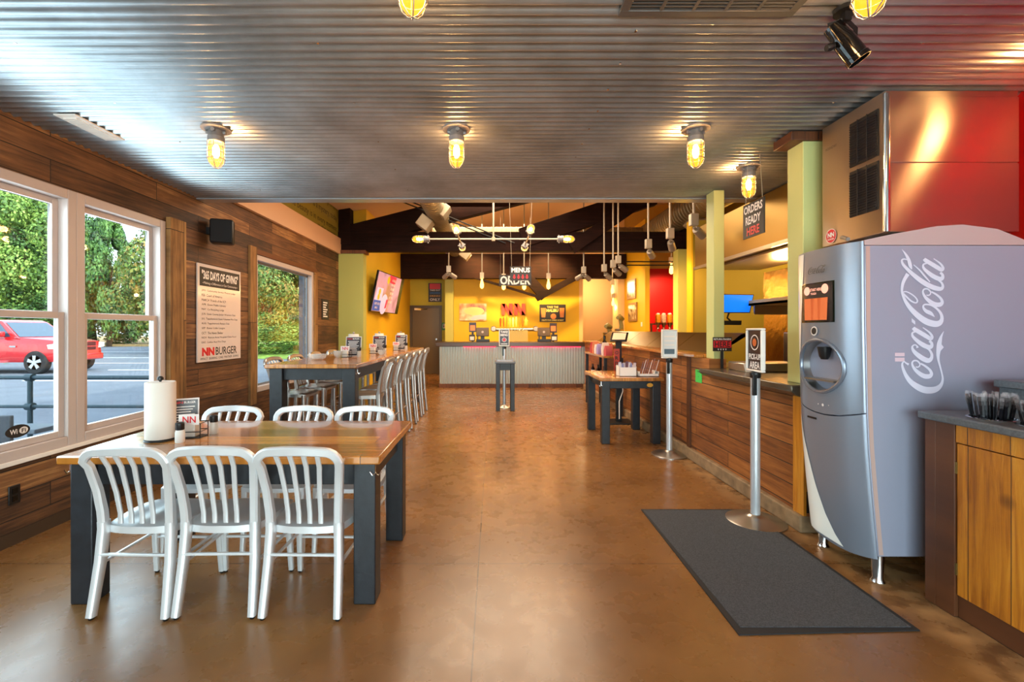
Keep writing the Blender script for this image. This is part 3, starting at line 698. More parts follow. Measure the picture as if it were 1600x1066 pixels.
# ================================================================== CHAIRS
def arc(c, r, a0, a1, n, y):
    return [(c[0]+r*math.cos(a0+(a1-a0)*i/n), y, c[1]+r*math.sin(a0+(a1-a0)*i/n)) for i in range(n+1)]
def make_chair(name, seat_z, top_z, label, group, cat):
    t = thing(name, (0, 0, 0), label, cat, group)
    D = .43 if seat_z < .6 else .40
    # seat: dished pan
    n = 14; top = []; 
    def sm(u, v):
        x = u*math.sqrt(1-v*v/2*.45); y = v*math.sqrt(1-u*u/2*.45)
        wd = .178+.03*(y+1)/2
        return x*wd*1.12, (y+1)/2*D
    vs = []; fs = []
    for j in range(n+1):
        for i in range(n+1):
            u = -1+2*i/n; v = -1+2*j/n; x, y = sm(u, v)
            dish = -.014*math.exp(-((abs(u)-.42)**2/.09+(v+.15)**2/.35))
            edge = -.010*max(abs(u), abs(v))**8-(.012*max(0, v)**4)
            vs.append((x, y, seat_z+dish+edge))
    for j in range(n):
        for i in range(n): a = j*(n+1)+i; fs.append((a, a+1, a+n+2, a+n+1))
    ring = [i for i in range(n+1)]+[j*(n+1)+n for j in range(1, n+1)]+[n*(n+1)+i for i in range(n-1, -1, -1)]+[j*(n+1) for j in range(n-1, 0, -1)]
    b0 = len(vs); vs += [(vs[k][0], vs[k][1], seat_z-.048) for k in ring]; L = len(ring)
    for k in range(L): fs.append((ring[k], b0+k, b0+(k+1) % L, ring[(k+1) % L]))
    ins = len(vs); vs += [(vs[k][0]*.85, D/2+(vs[k][1]-D/2)*.85, seat_z-.03) for k in ring]
    for k in range(L): fs.append((b0+k, ins+k, ins+(k+1) % L, b0+(k+1) % L))
    fs.append(tuple(ins+k for k in range(L)))
    MB().add(vs, fs).build('seat', 'alu', t, smooth=50)
    hb = top_z-seat_z
    for s in (-1, 1):
        foot = (s*.193, -.055, .012)
        b = MB(); b.sweep([foot, (s*.189, -.035, seat_z*.28), (s*.184, -.010, seat_z*.6), (s*.178, .004, seat_z-.02), (s*.178, .002, seat_z+.02)], [.036, .038, .040, .042, .042], [.042, .044, .048, .050, .050], (0, 1, 0), ch=.14)
        lg = b.build('leg', 'alu', t, smooth=50)
        MB().lathe([(.012, 0), (.014, .004), (.014, .014)], (foot[0], foot[1], 0), 12).build('foot_glide', 'blackp', lg)
        b = MB(); fx = s*(.20 if seat_z < .6 else .205)
        b.sweep([(fx, D-.045+(.03 if seat_z > .6 else .015), .012), (fx*.97, D-.05, seat_z*.6), (fx*.95, D-.05, seat_z-.025)], [.028, .036, .044], [.028, .036, .044], (0, 1, 0), ch=.14)
        lg = b.build('leg', 'alu', t, smooth=50)
        MB().lathe([(.011, 0), (.013, .004), (.013, .014)], (fx, D-.045+(.03 if seat_z > .6 else .015), 0), 12).build('foot_glide', 'blackp', lg)
    # back loop
    zz = lambda k: seat_z+hb*k
    left = [(-.178, .002, zz(.0)), (-.180, -.004, zz(.18)), (-.188, -.022, zz(.45)), (-.202, -.055, zz(.75))]
    r = .075; yt = -.085
    cor = [(-.212+r-r*math.cos(a), yt+.012-.02*math.sin(a), top_z-r+r*math.sin(a)-.02) for a in [i*PI/2/5 for i in range(1, 6)]]
    mid = [(-.07, yt-.018, top_z-.014), (0, yt-.022, top_z-.012), (.07, yt-.018, top_z-.014)]
    rcor = [(-x, y, z) for x, y, z in reversed(cor)]; right = [(-x, y, z) for x, y, z in reversed(left)]
    path = left+cor+mid+rcor+right
    ws = [.042]*4+[.044]*5+[.046]*3+[.044]*5+[.042]*4
    ds = [.046, .044, .038, .034]+[.032]*5+[.030]*3+[.032]*5+[.034, .038, .044, .046]
    MB().sweep(path, ws, ds, (0, 1, .15), ch=.2).build('back_frame', 'alu', t, smooth=32)
    for k in range(4):
        u = (-1.5+k)/2*.13; ub = u*.88
        b = MB()
        b.sweep([(ub, .0, zz(.02)), (ub, -.002, zz(.15)), (ub+u*.03, -.024, zz(.42)), (u*1.03, -.058, zz(.75)), (u*1.08, yt-.015, top_z-.03)], .025, .012, (0, 1, 0), ch=.2)
        b.build('back_slat', 'alu', t, smooth=60)
    lo = .26 if seat_z < .6 else .34
    b = MB(); xs_ = .186
    b.sweep([(-xs_, -.022, lo+.055), (xs_, -.022, lo+.055)], .014, .018, (0, 1, 0)); b.build('stretcher', 'alu', t)
    b = MB(); b.sweep([(-xs_, D-.05, lo-.035), (xs_, D-.05, lo-.035)], .014, .018, (0, 1, 0)); b.build('stretcher', 'alu', t)
    for s in (-1, 1):
        b = MB(); b.sweep([(s*xs_, -.02, lo), (s*.192, D-.05, lo)], .014, .018, (1, 0, 0)); b.build('stretcher', 'alu', t)
    return t
G1 = 'aluminium chairs around the near pine table'
ch0 = make_chair('dining_chair', .46, .885, 'white-silver slat back chair at the near table, front row, leftmost', G1, 'chair')
ch0.location = (-1.86, 2.375, 0); ch0.rotation_euler.z = R(-1)
dup(ch0, (-1.43, 2.385, 0), R(1), 'silver slat back chair in the middle of the front row at the near table')
dup(ch0, (-.985, 2.375, 0), R(-1), 'silver slat back chair right in front row at the near table, beside its black leg')
dup(ch0, (-1.985, 3.395, 0), R(181), 'chair on the window side row behind the near table, only curved back top showing, leftmost')
dup(ch0, (-1.45, 3.40, 0), R(179), 'chair behind the near table, middle of the back row, curved back top showing')
dup(ch0, (-.98, 3.395, 0), R(180), 'chair behind the near table, rightmost of the back row, leg seen past the table leg')
G2 = 'aluminium bar stools with backs along the long bar table'
near_alu = M['alu']; M['alu'] = mat('stool_aluminium', '#b8b2ac', .28, .85)
st0 = make_chair('bar_stool', .76, 1.15, 'x', G2, 'bar stool')
M['alu'] = near_alu
ys = [5.22, 5.80, 6.38, 6.95, 7.50, 8.10]
lab = ['silver high stool nearest the camera on the aisle side of the bar table', 'second silver high stool from the camera along the aisle side', 'third silver high stool from the camera along the aisle side', 'fourth silver high stool from the camera along the aisle side', 'fifth silver high stool from the camera along the aisle side', 'farthest silver high stool on the aisle side, toward the brown door']
for i, y in enumerate(ys):
    if i == 0: s_ = st0; s_.location = (-1.27, y, 0); s_.rotation_euler.z = R(90); s_['label'] = lab[0]
    else: dup(st0, (-1.27, y, 0), R(90), lab[i])
lab2 = ['silver high stool on the window side of the bar table, nearest the camera', 'second high stool from the camera on the window side of the bar table', 'third high stool from the camera on the window side of the bar table', 'fourth high stool from the camera on the window side of the bar table', 'fifth high stool from the camera on the window side of the bar table']
for i, y in enumerate([5.35, 5.95, 6.6, 7.3, 8.0]):
    dup(st0, (-2.50, y, 0), R(-90), lab2[i])

# ================================================================== TABLES
def table(name, x0, x1, y0, y1, z, leg, inset, label, topm, th=.045, apron=.13, cat='table', hooks=(), ins=None):
    t = thing(name, ((x0+x1)/2, (y0+y1)/2, 0), label, cat)
    b = MB(); b.box(x0, x1, y0, y1, z-th, z); b.build('tabletop', topm, t, bevel=.008)
    ix, iy = inset
    for sx in (x0+ix, x1-ix-leg):
        for sy in (y0+iy, y1-iy-leg):
            MB().box(sx, sx+leg, sy, sy+leg, 0, z-th).build('leg', 'black', t, bevel=.006)
    b = MB(); e = leg*.3
    b.box(x0+ix+leg, x1-ix-leg, y0+iy+e, y0+iy+e+.03, z-th-apron, z-th); b.box(x0+ix+leg, x1-ix-leg, y1-iy-e-.03, y1-iy-e, z-th-apron, z-th)
    b.box(x0+ix+e, x0+ix+e+.03, y0+iy+leg, y1-iy-leg, z-th-apron, z-th); b.box(x1-ix-e-.03, x1-ix-e, y0+iy+leg, y1-iy-leg, z-th-apron, z-th)
    b.build('apron', 'black', t, bevel=.003)
    for (hx_, hy, dxn, dyn) in hooks:
        b = MB(); q = Vector((hx_, hy, z-th)); dn = Vector((dxn, dyn, 0))
        b.tube([q, q+Vector((0, 0, -.05)), q+dn*.015+Vector((0, 0, -.065)), q+dn*.03+Vector((0, 0, -.045))], .0035, 6)
        b.tube([q+Vector((0, 0, -.05)), q-dn*.015+Vector((0, 0, -.065)), q-dn*.03+Vector((0, 0, -.045))], .0035, 6)
        b.build('bag_hook', 'chrome', t)
    return t
table('dining_table', -2.31, -.60, 2.40, 3.345, .81, .118, (.035, .045), 'varnished plank table on thick black legs with six silver chairs', 'top', hooks=[(-.585+-.045, 2.43, 1, 0), (-2.29, 2.46, 1, 0)])
table('bar_table', -2.43, -1.45, 4.82, 9.45, 1.11, .137, (.03, .05), 'long high varnished bar table on black legs beside the windows', 'top2', th=.045, hooks=[(-1.462, 4.90, 1, 0)])
table('menu_table', 1.37, 2.19, 5.83, 6.85, .86, .105, (.03, .04), 'black-legged wooden side table holding menus and white card boxes', 'top2', apron=.10, hooks=[(1.385, 5.85, 1, 0)])

# ---- table top sets
def napkin_set(loc, s, num, facing, holder_label, labels, face_side=0):
    pass
M['menu'] = mat('menu_card_black', '#2a1c20', .35)
M['napkin'] = mat('paper_roll_white', '#ddd6cc', .8)
M['shakerglass'] = mat('shaker_glass', '#cfc9bd', .15, alpha=.55)
M['salt'] = mat('salt_white', '#e8e6e0', .7)
def paper_roll(x, y, z, s, label):
    t = thing('paper_roll_holder', (x, y, z), label, 'paper towel roll')
    b = MB(); b.lathe([(.078*s, 0), (.08*s, .004), (.078*s, .010), (.01, .012)], (x, y, z), 24); b.lathe([(.006, .01), (.006, .345*s)], (x, y, z), 8); b.lathe([(.003, .335*s), (.016*s, .345*s), (.016*s, .357*s), (.008, .365*s)], (x, y, z), 12); b.build('stand', 'castmetal' if s < 1 else 'blackp', t)
    MB().lathe([(.0745*s, .014), (.075*s, .02), (.075*s, .328*s), (.073*s, .333*s), (.02*s, .333*s)], (x, y, z), 28).build('paper_roll', 'napkin', t)
    return t
def menu_card(x, y, z, ang, w, h, label):
    r = Vector((math.cos(ang), math.sin(ang), 0)); n = r.cross(Vector((0, 0, 1))); u = (Vector((0, 0, 1))-n*.12).normalized()
    F = Fr((x, y, z), r, u); t = thing('menu_card', (x, y, z), label, 'menu card')
    MB().fbox(F, -w/2, w/2, .0, h, -.004, 0).build('card', 'paper', t)
    MB().fbox(F, -w/2+.008, w/2-.008, .008, h-.01, 0, .0008).build('printed_panel', 'menu', t)
    b = MB(); b.text('NN', F, -w*.25, h*.88, w*.32, h*.065, .002); b.build('red_lettering', 'redplastic', t)
    b = MB(); b.text('BURGER', F, w*.16, h*.88, w*.42, h*.065, .002)
    for k in range(9): b.fbox(F, -w*(.36-.05*(k % 2)), w*(.34-.07*(k % 3)), h*(.74-.075*k), h*(.765-.075*k), .001, .0018)
    b.build('lettering', 'ivory', t)
    return t
def shaker(x, y, z, label, m, cap='blackp', s=1):
    t = thing('shaker', (x, y, z), label, 'shaker')
    MB().lathe([(.024*s, 0), (.026*s, .005), (.026*s, .06*s), (.02*s, .075*s)], (x, y, z), 16).build('jar', m, t)
    MB().lathe([(.022*s, .075*s), (.024*s, .08*s), (.024*s, .115*s), (.02*s, .12*s)], (x, y, z), 16).build('cap', cap, t)
    return t
def caddy(x, y, z, ang, label):
    r = Vector((math.cos(ang), math.sin(ang), 0)); F = Fr((x, y, z), r, (0, 0, 1)); t = thing('packet_caddy', (x, y, z), label, 'caddy')
    b = MB(); b.fbox(F, -.06, .06, 0, .006, -.05, .05)
    for a in (-.06, .06):
        for c in (-.05, .05): b.tube([F.p(a, 0, c), F.p(a, .09, c)], .003, 6)
    for h in (.04, .09): b.tube([F.p(-.06, h, -.05), F.p(.06, h, -.05), F.p(.06, h, .05), F.p(-.06, h, .05)], .003, 6, closed=True)
    b.build('wire_rack', 'blackp', t)
    b = MB(); b.fbox(F, -.05, .02, .006, .10, -.035, .03); b.build('packets', mat('packet_white', '#dcd6cc', .6), t, bevel=.004)
    b = MB(); b.fbox(F, -.06, .055, .085, .15, .051, .054); s2 = b.build('sign_plate', 'paper', t)
    b = MB(); b.text('NN', F, 0, .118, .075, .04, .056); b.build('lettering', 'redplastic', t)
    return t
paper_roll(-2.02, 2.76, .81, 1.06, 'tall white paper towel roll on the near pine table by the window')
menu_card(-1.985, 2.93, .815, R(28), .15, .22, 'black menu card standing behind the shaker on the near table')
shaker(-1.86, 2.70, .81, 'salt shaker with black cap beside the paper roll on the near table', 'salt')
shaker(-1.80, 2.93, .81, 'pepper shaker with black cap at the back of the near table set', 'shakerglass')
caddy(-1.87, 2.84, .81, R(8), 'wire caddy with a white NN plate on the near table')
for i, (y, wh) in enumerate(((6.25, 'nearest'), (7.2, 'middle'), (8.3, 'farthest'))):
    x = -1.93+.12*i
    paper_roll(x-.02, y+.10, 1.11, .92, 'white paper towel roll in the %s set on the long bar table' % wh)
    menu_card(x+.01, y-.02, 1.115, R(2), .21, .27, 'dark menu card leaning on the %s paper roll of the long bar table' % wh)
    caddy(x-.04, y-.16, 1.11, R(3), 'small packet caddy before the %s paper roll of the bar table' % wh)
    shaker(x+.12, y-.12, 1.11, 'salt shaker in the %s set on the bar table' % wh, 'shakerglass', s=1.1)
def bowl(x, y, z, r, h, label, m='steel'):
    return tag(MB().lathe([(r*.5, 0), (r*.8, h*.3), (r, h), (r*.96, h), (r*.74, h*.3), (.001, h*.12)], (x, y, z), 24).build('glass_bowl', m), label, 'bowl')
M['bowlglass'] = mat('clear_bowl_glass', '#cfd8da', .08, alpha=.35)
bowl(-2.15, 5.55, 1.11, .12, .07, 'wide clear glass bowl at the near end of the bar table', 'bowlglass')
bowl(-2.05, 6.0, 1.11, .06, .09, 'small clear glass dish left of the nearest menu card on the bar table', 'bowlglass')
bowl(-1.62, 6.6, 1.11, .06, .07, 'small clear glass dish between the nearest and middle sets of the bar table', 'bowlglass')

# ================================================================== LEFT WALL THINGS
def P_left(px, py, x=XL):
    Y = x*FOC/(px-771); return Vector((x, Y, CAMH-(py-515)/FOC*Y))
# poster
F = Fr((XL, 5.06, 1.11), (0, 1, 0), (0, 0, 1)); pw, ph = .86, 1.115
t = thing('wall_poster', F.o, 'tall white charity poster headed 365 DAYS OF GIVING on the plank wall', 'poster')
MB().fbox(F, 0, pw, 0, ph, .006, .02).build('board', mat('poster_gloss', '#d9ccc6', .15), t)
MB().fbox(F, .035, pw-.03, ph-.25, ph-.035, .02, .0215).build('header_panel', 'ink', t)
b = MB(); b.text('"365 DAYS OF GIVING"', F, pw/2, ph-.12, pw-.14, .105, .023, bold=.035); b.text('~Making a Difference in Our Community~', F, pw/2, ph-.215, pw-.16, .035, .023, bold=0)
b.build('header_lettering', 'ivory', t)
b = MB()
rows = ['JAN  Community Service Mission Lodge', 'FEB  Court of America', 'MARCH  Friends of the SCP', 'APR  Essex Public Library', 'MAY  Co Recycling Lodge', 'JUN  Essex County Junior Womens Club', 'JUL  Tappahannock Essex Volunteer Fire Dept', 'AUG  Tappahannock Rotary Club', 'SEP  Essex Little League', 'OCT  The Haven Shelter', 'NOV  Rescue Area Hospital Clinic Food', 'DEC  Ladies Aux Fire Dept']
for i, r_ in enumerate(rows): b.text(r_, F, .07, ph-.30-i*.054, min(.72, len(r_)*.0185), .028, .021, bold=0, left=True)
b.text('BURGER', F, .55, .115, .44, .095, .021, bold=.01); b.text('IMPACT  SHARING  CARE  PARTNER  GIVING', F, pw/2, .035, .76, .026, .021, bold=0)
b.build('lettering', 'ink', t)
b = MB(); b.text('NN', F, .19, .115, .23, .095, .021, bold=.06); b.build('red_lettering', 'redplastic', t)
# wall speaker
c = Vector((XL, 5.55, 2.62))
t = thing('wall_speaker', c, 'black cube loudspeaker bracketed high on the plank wall', 'speaker')
MB().box(XL, XL+.10, 5.24, 5.34, 2.58, 2.66).build('bracket', 'blackp', t)
F = Fr((XL+.20, 5.20, 2.60), (.92, .39, 0), (0, 0, 1))
MB().fbox(F, -.12, .12, -.13, .15, -.17, 0).build('cabinet', 'blackp', t, bevel=.025)
MB().fbox(F, -.105, .105, -.115, .135, 0, .006).build('grille', mat('speaker_grille', '#18181a', .9), t)
# outlet
F = Fr((XL, 3.14, .34), (0, 1, 0), (0, 0, 1))
t = thing('wall_outlet', F.o, 'dark double wall outlet low on the plank wall under the window', 'outlet')
MB().fbox(F, -.038, .038, -.065, .065, 0, .008).build('plate', 'blackp', t, bevel=.003)
b = MB(); b.fbox(F, -.017, .017, .008, .045, .008, .011); b.fbox(F, -.017, .017, -.045, -.008, .008, .011); b.build('socket', 'blackg', t)
# small notice at the far end
F = Fr(P_left(507, 498), (0, 1, 0), (0, 0, 1))
t = thing('wall_notice', F.o, 'small framed notice on planks between the second window and green pier', 'notice')
MB().fbox(F, -.15, .2, -.02, .38, 0, .012).build('board', 'ink', t)
b = MB()
for k in range(7): b.fbox(F, -.1, .12-.04*(k % 3), .30-k*.045, .325-k*.045, .012, .014)
b.build('lettering', 'ivory', t)
# TV on the yellow wall
F = Fr((-2.62, 11.05, 2.62), (.22, .975, 0), (-.12, .03, 1)); F.u = (Vector((.16, .0, 1))).normalized(); F.n = F.r.cross(F.u)
p0 = P(576, 487, 9.95); p1 = P(616, 490, 12.0); p2 = P(634, 433, 12.0); p3 = P(574, 421, 9.95)
# a leaning screen: bottom edge near the wall, top edge leaning in
tr = Vector((.09, 1, 0)).normalized(); tu = Vector((.20, 0, .98)).normalized(); F = Fr((-2.70, 10.02, 1.88), tr, tu); tw, th_ = 1.95, .93
t = thing('wall_television', F.o, 'big wall television tilted forward showing a pink and blue advert', 'television')
MB().fbox(F, 0, tw, 0, th_, -.05, 0).build('casing', 'blackg', t, bevel=.008)
MB().fbox(F, .02, tw-.25, .02, th_-.02, 0, .002).build('screen', screenmat('advert_screen', [(.25, '#3b3220'), (.45, '#b890b0'), (.55, '#b890a8'), (.7, '#a07840'), (.9, '#5a4818')], .22, noise=1.4), t)
b = MB(); b.poly(F, [(.03, .03), (.5, .03), (.5, .27), (.03, .27)], .004); b.build('blue_panel', mat('advert_blue', '#1c50a8', .4, emit='#1c50a8', es=.25), t)
b = MB(); b.poly(F, [(.05, .27), (.52, .27), (.52, .56), (.12, .56)], .004); b.disc(F, .72, .2, .24, .005); b.build('pale_panel', mat('advert_pale', '#c4bcdc', .4, emit='#c4bcdc', es=.25), t)
b = MB(); b.disc(F, .3, .47, .07, .006); b.disc(F, .28, .35, .07, .006); b.disc(F, .75, .78, .09, .006); b.build('yellow_spots', mat('advert_yellow', '#e8b020', .4, emit='#e8b020', es=.25), t)
b = MB(); b.poly(F, [(.75, .75), (1.25, .70), (1.3, .9), (.8, .91)], .005); b.build('red_panel', mat('advert_red', '#e02840', .4, emit='#e02850', es=.25), t)
b = MB(); b.poly(F, [(.8, .1), (.92, .12), (.95, .33), (.84, .32)], .007); b.build('pink_panel', MC['advert_red'], t)
b = MB()
for k, s_ in enumerate(('4 FREE', 'PINTS', 'GIRLS NIGHT', 'EVERY DAY', 'ASK YOUR', 'SERVER')): b.text(s_, F, 1.12, .80-k*.105, .26, .06, .008)
b.text('HAPPY HOUR', F, .27, .19, .34, .06, .008); b.text('MENU', F, .25, .10, .16, .05, .008); b.build('lettering', 'ivory', t)
b = MB(); b.box(-2.78, -2.62, 10.7, 10.9, 2.25, 2.4); b.build('wall_mount', 'blackp', t)

# ================================================================== BACK WALL THINGS
FB = lambda px, py, Y: Fr(P(px, py, Y), (1, 0, 0), (0, 0, 1))
F = FB(669.5, 472, 15.19)
t = thing('wall_sign', F.o, 'small black sign above the brown door ending in the word ONLY', 'sign'); w_, h_ = .44, .63
MB().fbox(F, 0, w_, 0, h_, 0, .012).build('board', 'ink', t)
MB().fbox(F, .04, w_-.04, h_-.20, h_-.02, .012, .014).build('red_panel', 'redplastic', t)
b = MB(); b.text('ONLY', F, w_/2, .08, .34, .09, .015); b.text('TAKE OUT', F, w_/2, .39, .34, .05, .015); b.build('lettering', 'ivory', t)
b = MB(); b.text('ORDERS', F, w_/2, .30, .34, .055, .015); b.build('blue_lettering', mat('blue_letters', '#3a7ab8', .5), t)
b = MB(); b.text('DRINKS', F, w_/2, .20, .34, .055, .015); b.build('yellow_lettering', mat('gold_letters', '#d89c30', .5), t)
F = FB(690.5, 516, 15.19)
t = thing('restroom_sign', F.o, 'little green and white restroom sign right of the brown door', 'sign')
MB().fbox(F, 0, .19, 0, .25, 0, .01).build('board', mat('sign_green', '#2c8a3c', .5), t)
b = MB()
b.fbox(F, .03, .16, .06, .21, .01, .012); b.build('white_panel', 'ivory', t)
b = MB()
for x in (.065, .125): b.disc(F, x, .18, .018, .014, seg=12); b.poly(F, [(x-.02, .09), (x+.02, .09), (x+.014, .158), (x-.014, .158)], .014)
b.build('figures', 'ink', t)
tag(MB().box(-1.56, -1.53, 15.0, 15.19, .3, 2.2).build('notice_board', mat('dark_green_panel', '#153a28', .4)), 'narrow dark green board edge-on beside the restroom sign', 'board')
# food picture
YB = 14.49
F = FB(718, 501, YB)
t = thing('wall_picture', F.o, 'unframed colour print of a pale sandwich left of the red letters', 'picture'); w_, h_ = .86, .54
MB().fbox(F, 0, w_, 0, h_, 0, .03).build('canvas', screenmat('food_print', [(.3, '#6b2a16'), (.45, '#d88a3c'), (.6, '#ecd0a0'), (.75, '#c8b8c0')], 0, noise=3.5), t)
b = MB(); b.disc(F, .46, .3, .32, .032, ry=.13); b.build('bread_patch', mat('print_bread', '#e8c888', .5), t)
b = MB(); b.poly(F, [(.3, .04), (.84, .04), (.84, .2), (.5, .16)], .033); b.build('plate_patch', mat('print_plate', '#c4c4d4', .5), t)
# NN letters
F = FB(802, 483.5, YB)
t = thing('wall_letters', F.o, 'big orange-red NN letters above the beer tap shelf', 'sign')
for x in (-.2, .2):
    b = MB(); w2, h2 = .175, .18
    for a in (-w2, w2-.11): b.fbox(F, x+a, x+a+.11, -h2, h2, .01, .05)
    b.prism([F.p(x-w2, h2, .01), F.p(x-w2+.13, h2, .01), F.p(x+w2, -h2, .01), F.p(x+w2-.13, -h2, .01)], F.n*.04)
    b.build('letter_n', 'orange', t)
# drinks poster
F = FB(843, 503, YB)
t = thing('drinks_poster', F.o, 'dark drinks poster with orange cocktails on the right of the yellow wall', 'poster'); w_, h_ = .83, .55
MB().fbox(F, 0, w_, 0, h_, 0, .02).build('board', 'ink', t)
b = MB()
for x in (.04, w_-.2): b.poly(F, [(x+.02, .14), (x+.14, .14), (x+.16, .44), (x, .44)], .022)
b.disc(F, .44, .17, .09, .022); b.build('cocktails', mat('print_cocktail', '#e08a3c', .4), t)
b = MB(); b.text('MALIBU', F, w_/2-.01, .36, .38, .1, .023, bold=.04); b.text('TAKE THE', F, w_/2, .47, .36, .07, .023); b.text('CREATE YOUR SUMMER MOMENT', F, w_/2, .05, .7, .05, .023); b.build('lettering', mat('print_yellow', '#efe27a', .4), t)
# beer taps on a pipe rail
c = P(803, 514, 13.9)
t = thing('beer_tap_rail', c, 'silver beer tap rail with a row of tap handles under the red letters', 'beer tap')
b = MB(); b.tube([P(771, 515, 13.9), P(836, 515, 13.9)], .055, 14); b.lathe([(.07, -.03), (.09, 0), (.07, .03)], P(771, 514, 13.85), 18, (0, 1, 0)); b.lathe([(.07, -.03), (.09, 0), (.07, .03)], P(837, 514, 13.85), 18, (0, 1, 0)); b.build('rail', 'steel_r', t)
b = MB(); q = P(803, 530, 13.95); b.box(q.x-.42, q.x+.42, q.y-.1, q.y+.15, 0, c.z-.04); b.build('tower', mat('tap_tower', '#a89860', .5, .3), t)
cols = ['#b04818', '#c8661c', '#e08a2a', '#d8c06a', '#f0e2a0', '#e6d27a', '#d48a30', '#b86a20']
for k in range(8):
    q = P(782+k*4.9, 511, 13.88)
    b = MB(); b.lathe([(.012, .0), (.018, .04), (.03, .14), (.034, .22), (.02, .27+.02*(k % 3))], q, 10); b.build('tap_handle', mat('tap_handle_%d' % k, cols[k], .35), t)
    b = MB(); b.tube([q+Vector((0, -.05, -.04)), q+Vector((0, -.11, -.06)), q+Vector((0, -.12, -.14))], .012, 6); b.build('spout', 'chrome', t)
tag(MB().lathe([(.07, 0), (.075, .02), (.075, .14), (.03, .2), (.025, .26), (.03, .27)], P(828, 512, 13.9)+Vector((-.12, 0, .06)), 16).build('jug', mat('growler_amber', '#d8b040', .3)), 'pale round jug standing at the right end of the beer tap rail', 'jug')

# order counter
t = thing('order_counter', (.48, 12.0, 0), 'long order counter clad in upright corrugated metal with a dark top', 'counter')
b = MB(); vs = []; fs = []; n = int((2.34+1.37)/.068*6)
for i in range(n+1):
    x = -1.37+i*.068/6; y = 11.57+.018*math.sin(2*PI*i/6); vs += [(x, y, .10), (x, y, 1.05)]
for i in range(n): fs.append((2*i, 2*i+2, 2*i+3, 2*i+1))
b.add(vs, fs).build('corrugated_front', mat('counter_galvanised', '#c4c8c0', .3, .7), t, smooth=70)
MB().box(-1.36, 2.34, 11.60, 12.3, .0, 1.05).build('body', 'redw', t)
MB().box(-1.38, 2.36, 11.56, 11.60, 0, .10).build('kick_board', 'redw', t)
MB().box(-1.45, 2.60, 11.42, 12.4, 1.05, 1.16).build('countertop', mat('dark_wood_counter', '#4a3320', .3), t, bevel=.01)
M['redled'] = mat('red_led_strip', '#ff2030', .4, emit='#ff1030', es=6)
b = MB(); b.box(-.75, .05, 11.5, 11.515, 1.035, 1.047); b.box(.45, 2.2, 11.5, 11.515, 1.035, 1.047); b.build('led_strip', 'redled', t)
struct(MB().box(2.62, 2.75, 11.3, 12.6, 0, 1.16).build('wall_counter_return', 'plank2'))
# tills
def till(px, side, label):
    q = P(px, 531, 11.75); q.z = 1.16; t = thing('till', q, label, 'cash register')
    b = MB(); b.box(q.x-.16, q.x+.18, q.y-.12, q.y+.15, 1.16, 1.23); b.build('cash_drawer', 'blackp', t, bevel=.008)
    b = MB(); b.box(q.x-.05, q.x+.05, q.y, q.y+.06, 1.23, 1.33); b.box(q.x-.14, q.x-.11, q.y-.02, q.y+.02, 1.23, 1.34); b.build('stand', 'blackp', t)
    F = Fr((q.x, q.y+.03, 1.40), (1, 0, 0), (0, .22, 1)); b = MB(); b.fbox(F, -.165, .165, -.10, .13, -.02, .025); b.build('monitor', mat('till_brown', '#3a2a14', .35), t, bevel=.012)
    b = MB(); b.disc(F, 0, .01, .03, .027); b.build('emblem', 'castmetal', t)
till(754, 0, 'dark till monitor on the left half of the order counter')
till(850, 0, 'dark till monitor on the right half of the order counter')
def cardstand(px0, px1, py0, py1, Y, name, label, m, img):
    a = P(px0, py1, Y); w_ = (px1-px0)/FOC*Y; h_ = (py1-py0)/FOC*Y; a.z = max(a.z, 1.16) if name == 'leaflet_box' else a.z
    F = Fr(a, (1, 0, 0), (0, 0, 1)); t = thing(name, a, label, 'sign' if name != 'leaflet_box' else 'box')
    MB().fbox(F, 0, w_, 0, h_, -.015, 0).build('board', m, t)
    MB().fbox(F, w_*.15, w_*.85, h_*.15, h_*.7, 0, .003).build('picture_patch', img, t)
    if name == 'counter_card': b = MB(); b.fbox(F, w_*.35, w_*.65, 1.16-a.z, 0, -.012, -.004); b.build('stem', 'blackp', t)
    return t
M['drinkimg'] = mat('print_drink', '#e8833a', .4)
cardstand(733, 744, 504, 519, 11.95, 'counter_card', 'small drink card left of the left till', 'menu', 'drinkimg')
cardstand(859, 870, 505, 520, 11.95, 'counter_card', 'small drink card right of the right till', 'menu', 'drinkimg')
cardstand(733, 742, 523, 533, 11.7, 'leaflet_box', 'little black box on the counter left of the left till', 'ink', 'paper')
cardstand(861, 871, 523, 533, 11.7, 'leaflet_box', 'little black box on the counter right of the right till', 'ink', 'paper')
# hanging signs
def strings(F, t, w, h, up, sp=.0):
    if up > 1: up = vz(F.o.x)-F.o.z-h
    b = MB()
    for x in (.03, w-.03): b.tube([F.p(x, h, -.005), F.p(x+(w/2-x)*sp, h+up, -.005)], .002, 4)
    b.build('string', 'conduit', t)
F = FB(780, 446.5, 10.6); w_, h_ = .75, .25
t = thing('hanging_sign', F.o, 'black hanging ORDER sign half hidden behind the menus sign', 'sign')
MB().fbox(F, 0, w_, 0, h_, -.02, 0).build('board', 'ink', t); b = MB(); b.text('ORDER', F, w_/2, h_/2, w_*.94, h_*.82, .002, bold=.03); b.build('lettering', 'ivory', t); strings(F, t, w_, h_, 1.9)
F = FB(797, 438.5, 8.4); w_, h_ = .39, .26
t = thing('hanging_sign', F.o, 'black hanging MENUS sign with four red down arrows', 'sign')
MB().fbox(F, 0, w_, 0, h_, -.01, 0).build('board', 'ink', t); b = MB(); b.text('MENUS', F, w_/2, h_*.74, w_*.88, h_*.34, .002, bold=.03); b.build('lettering', 'ivory', t)
b = MB()
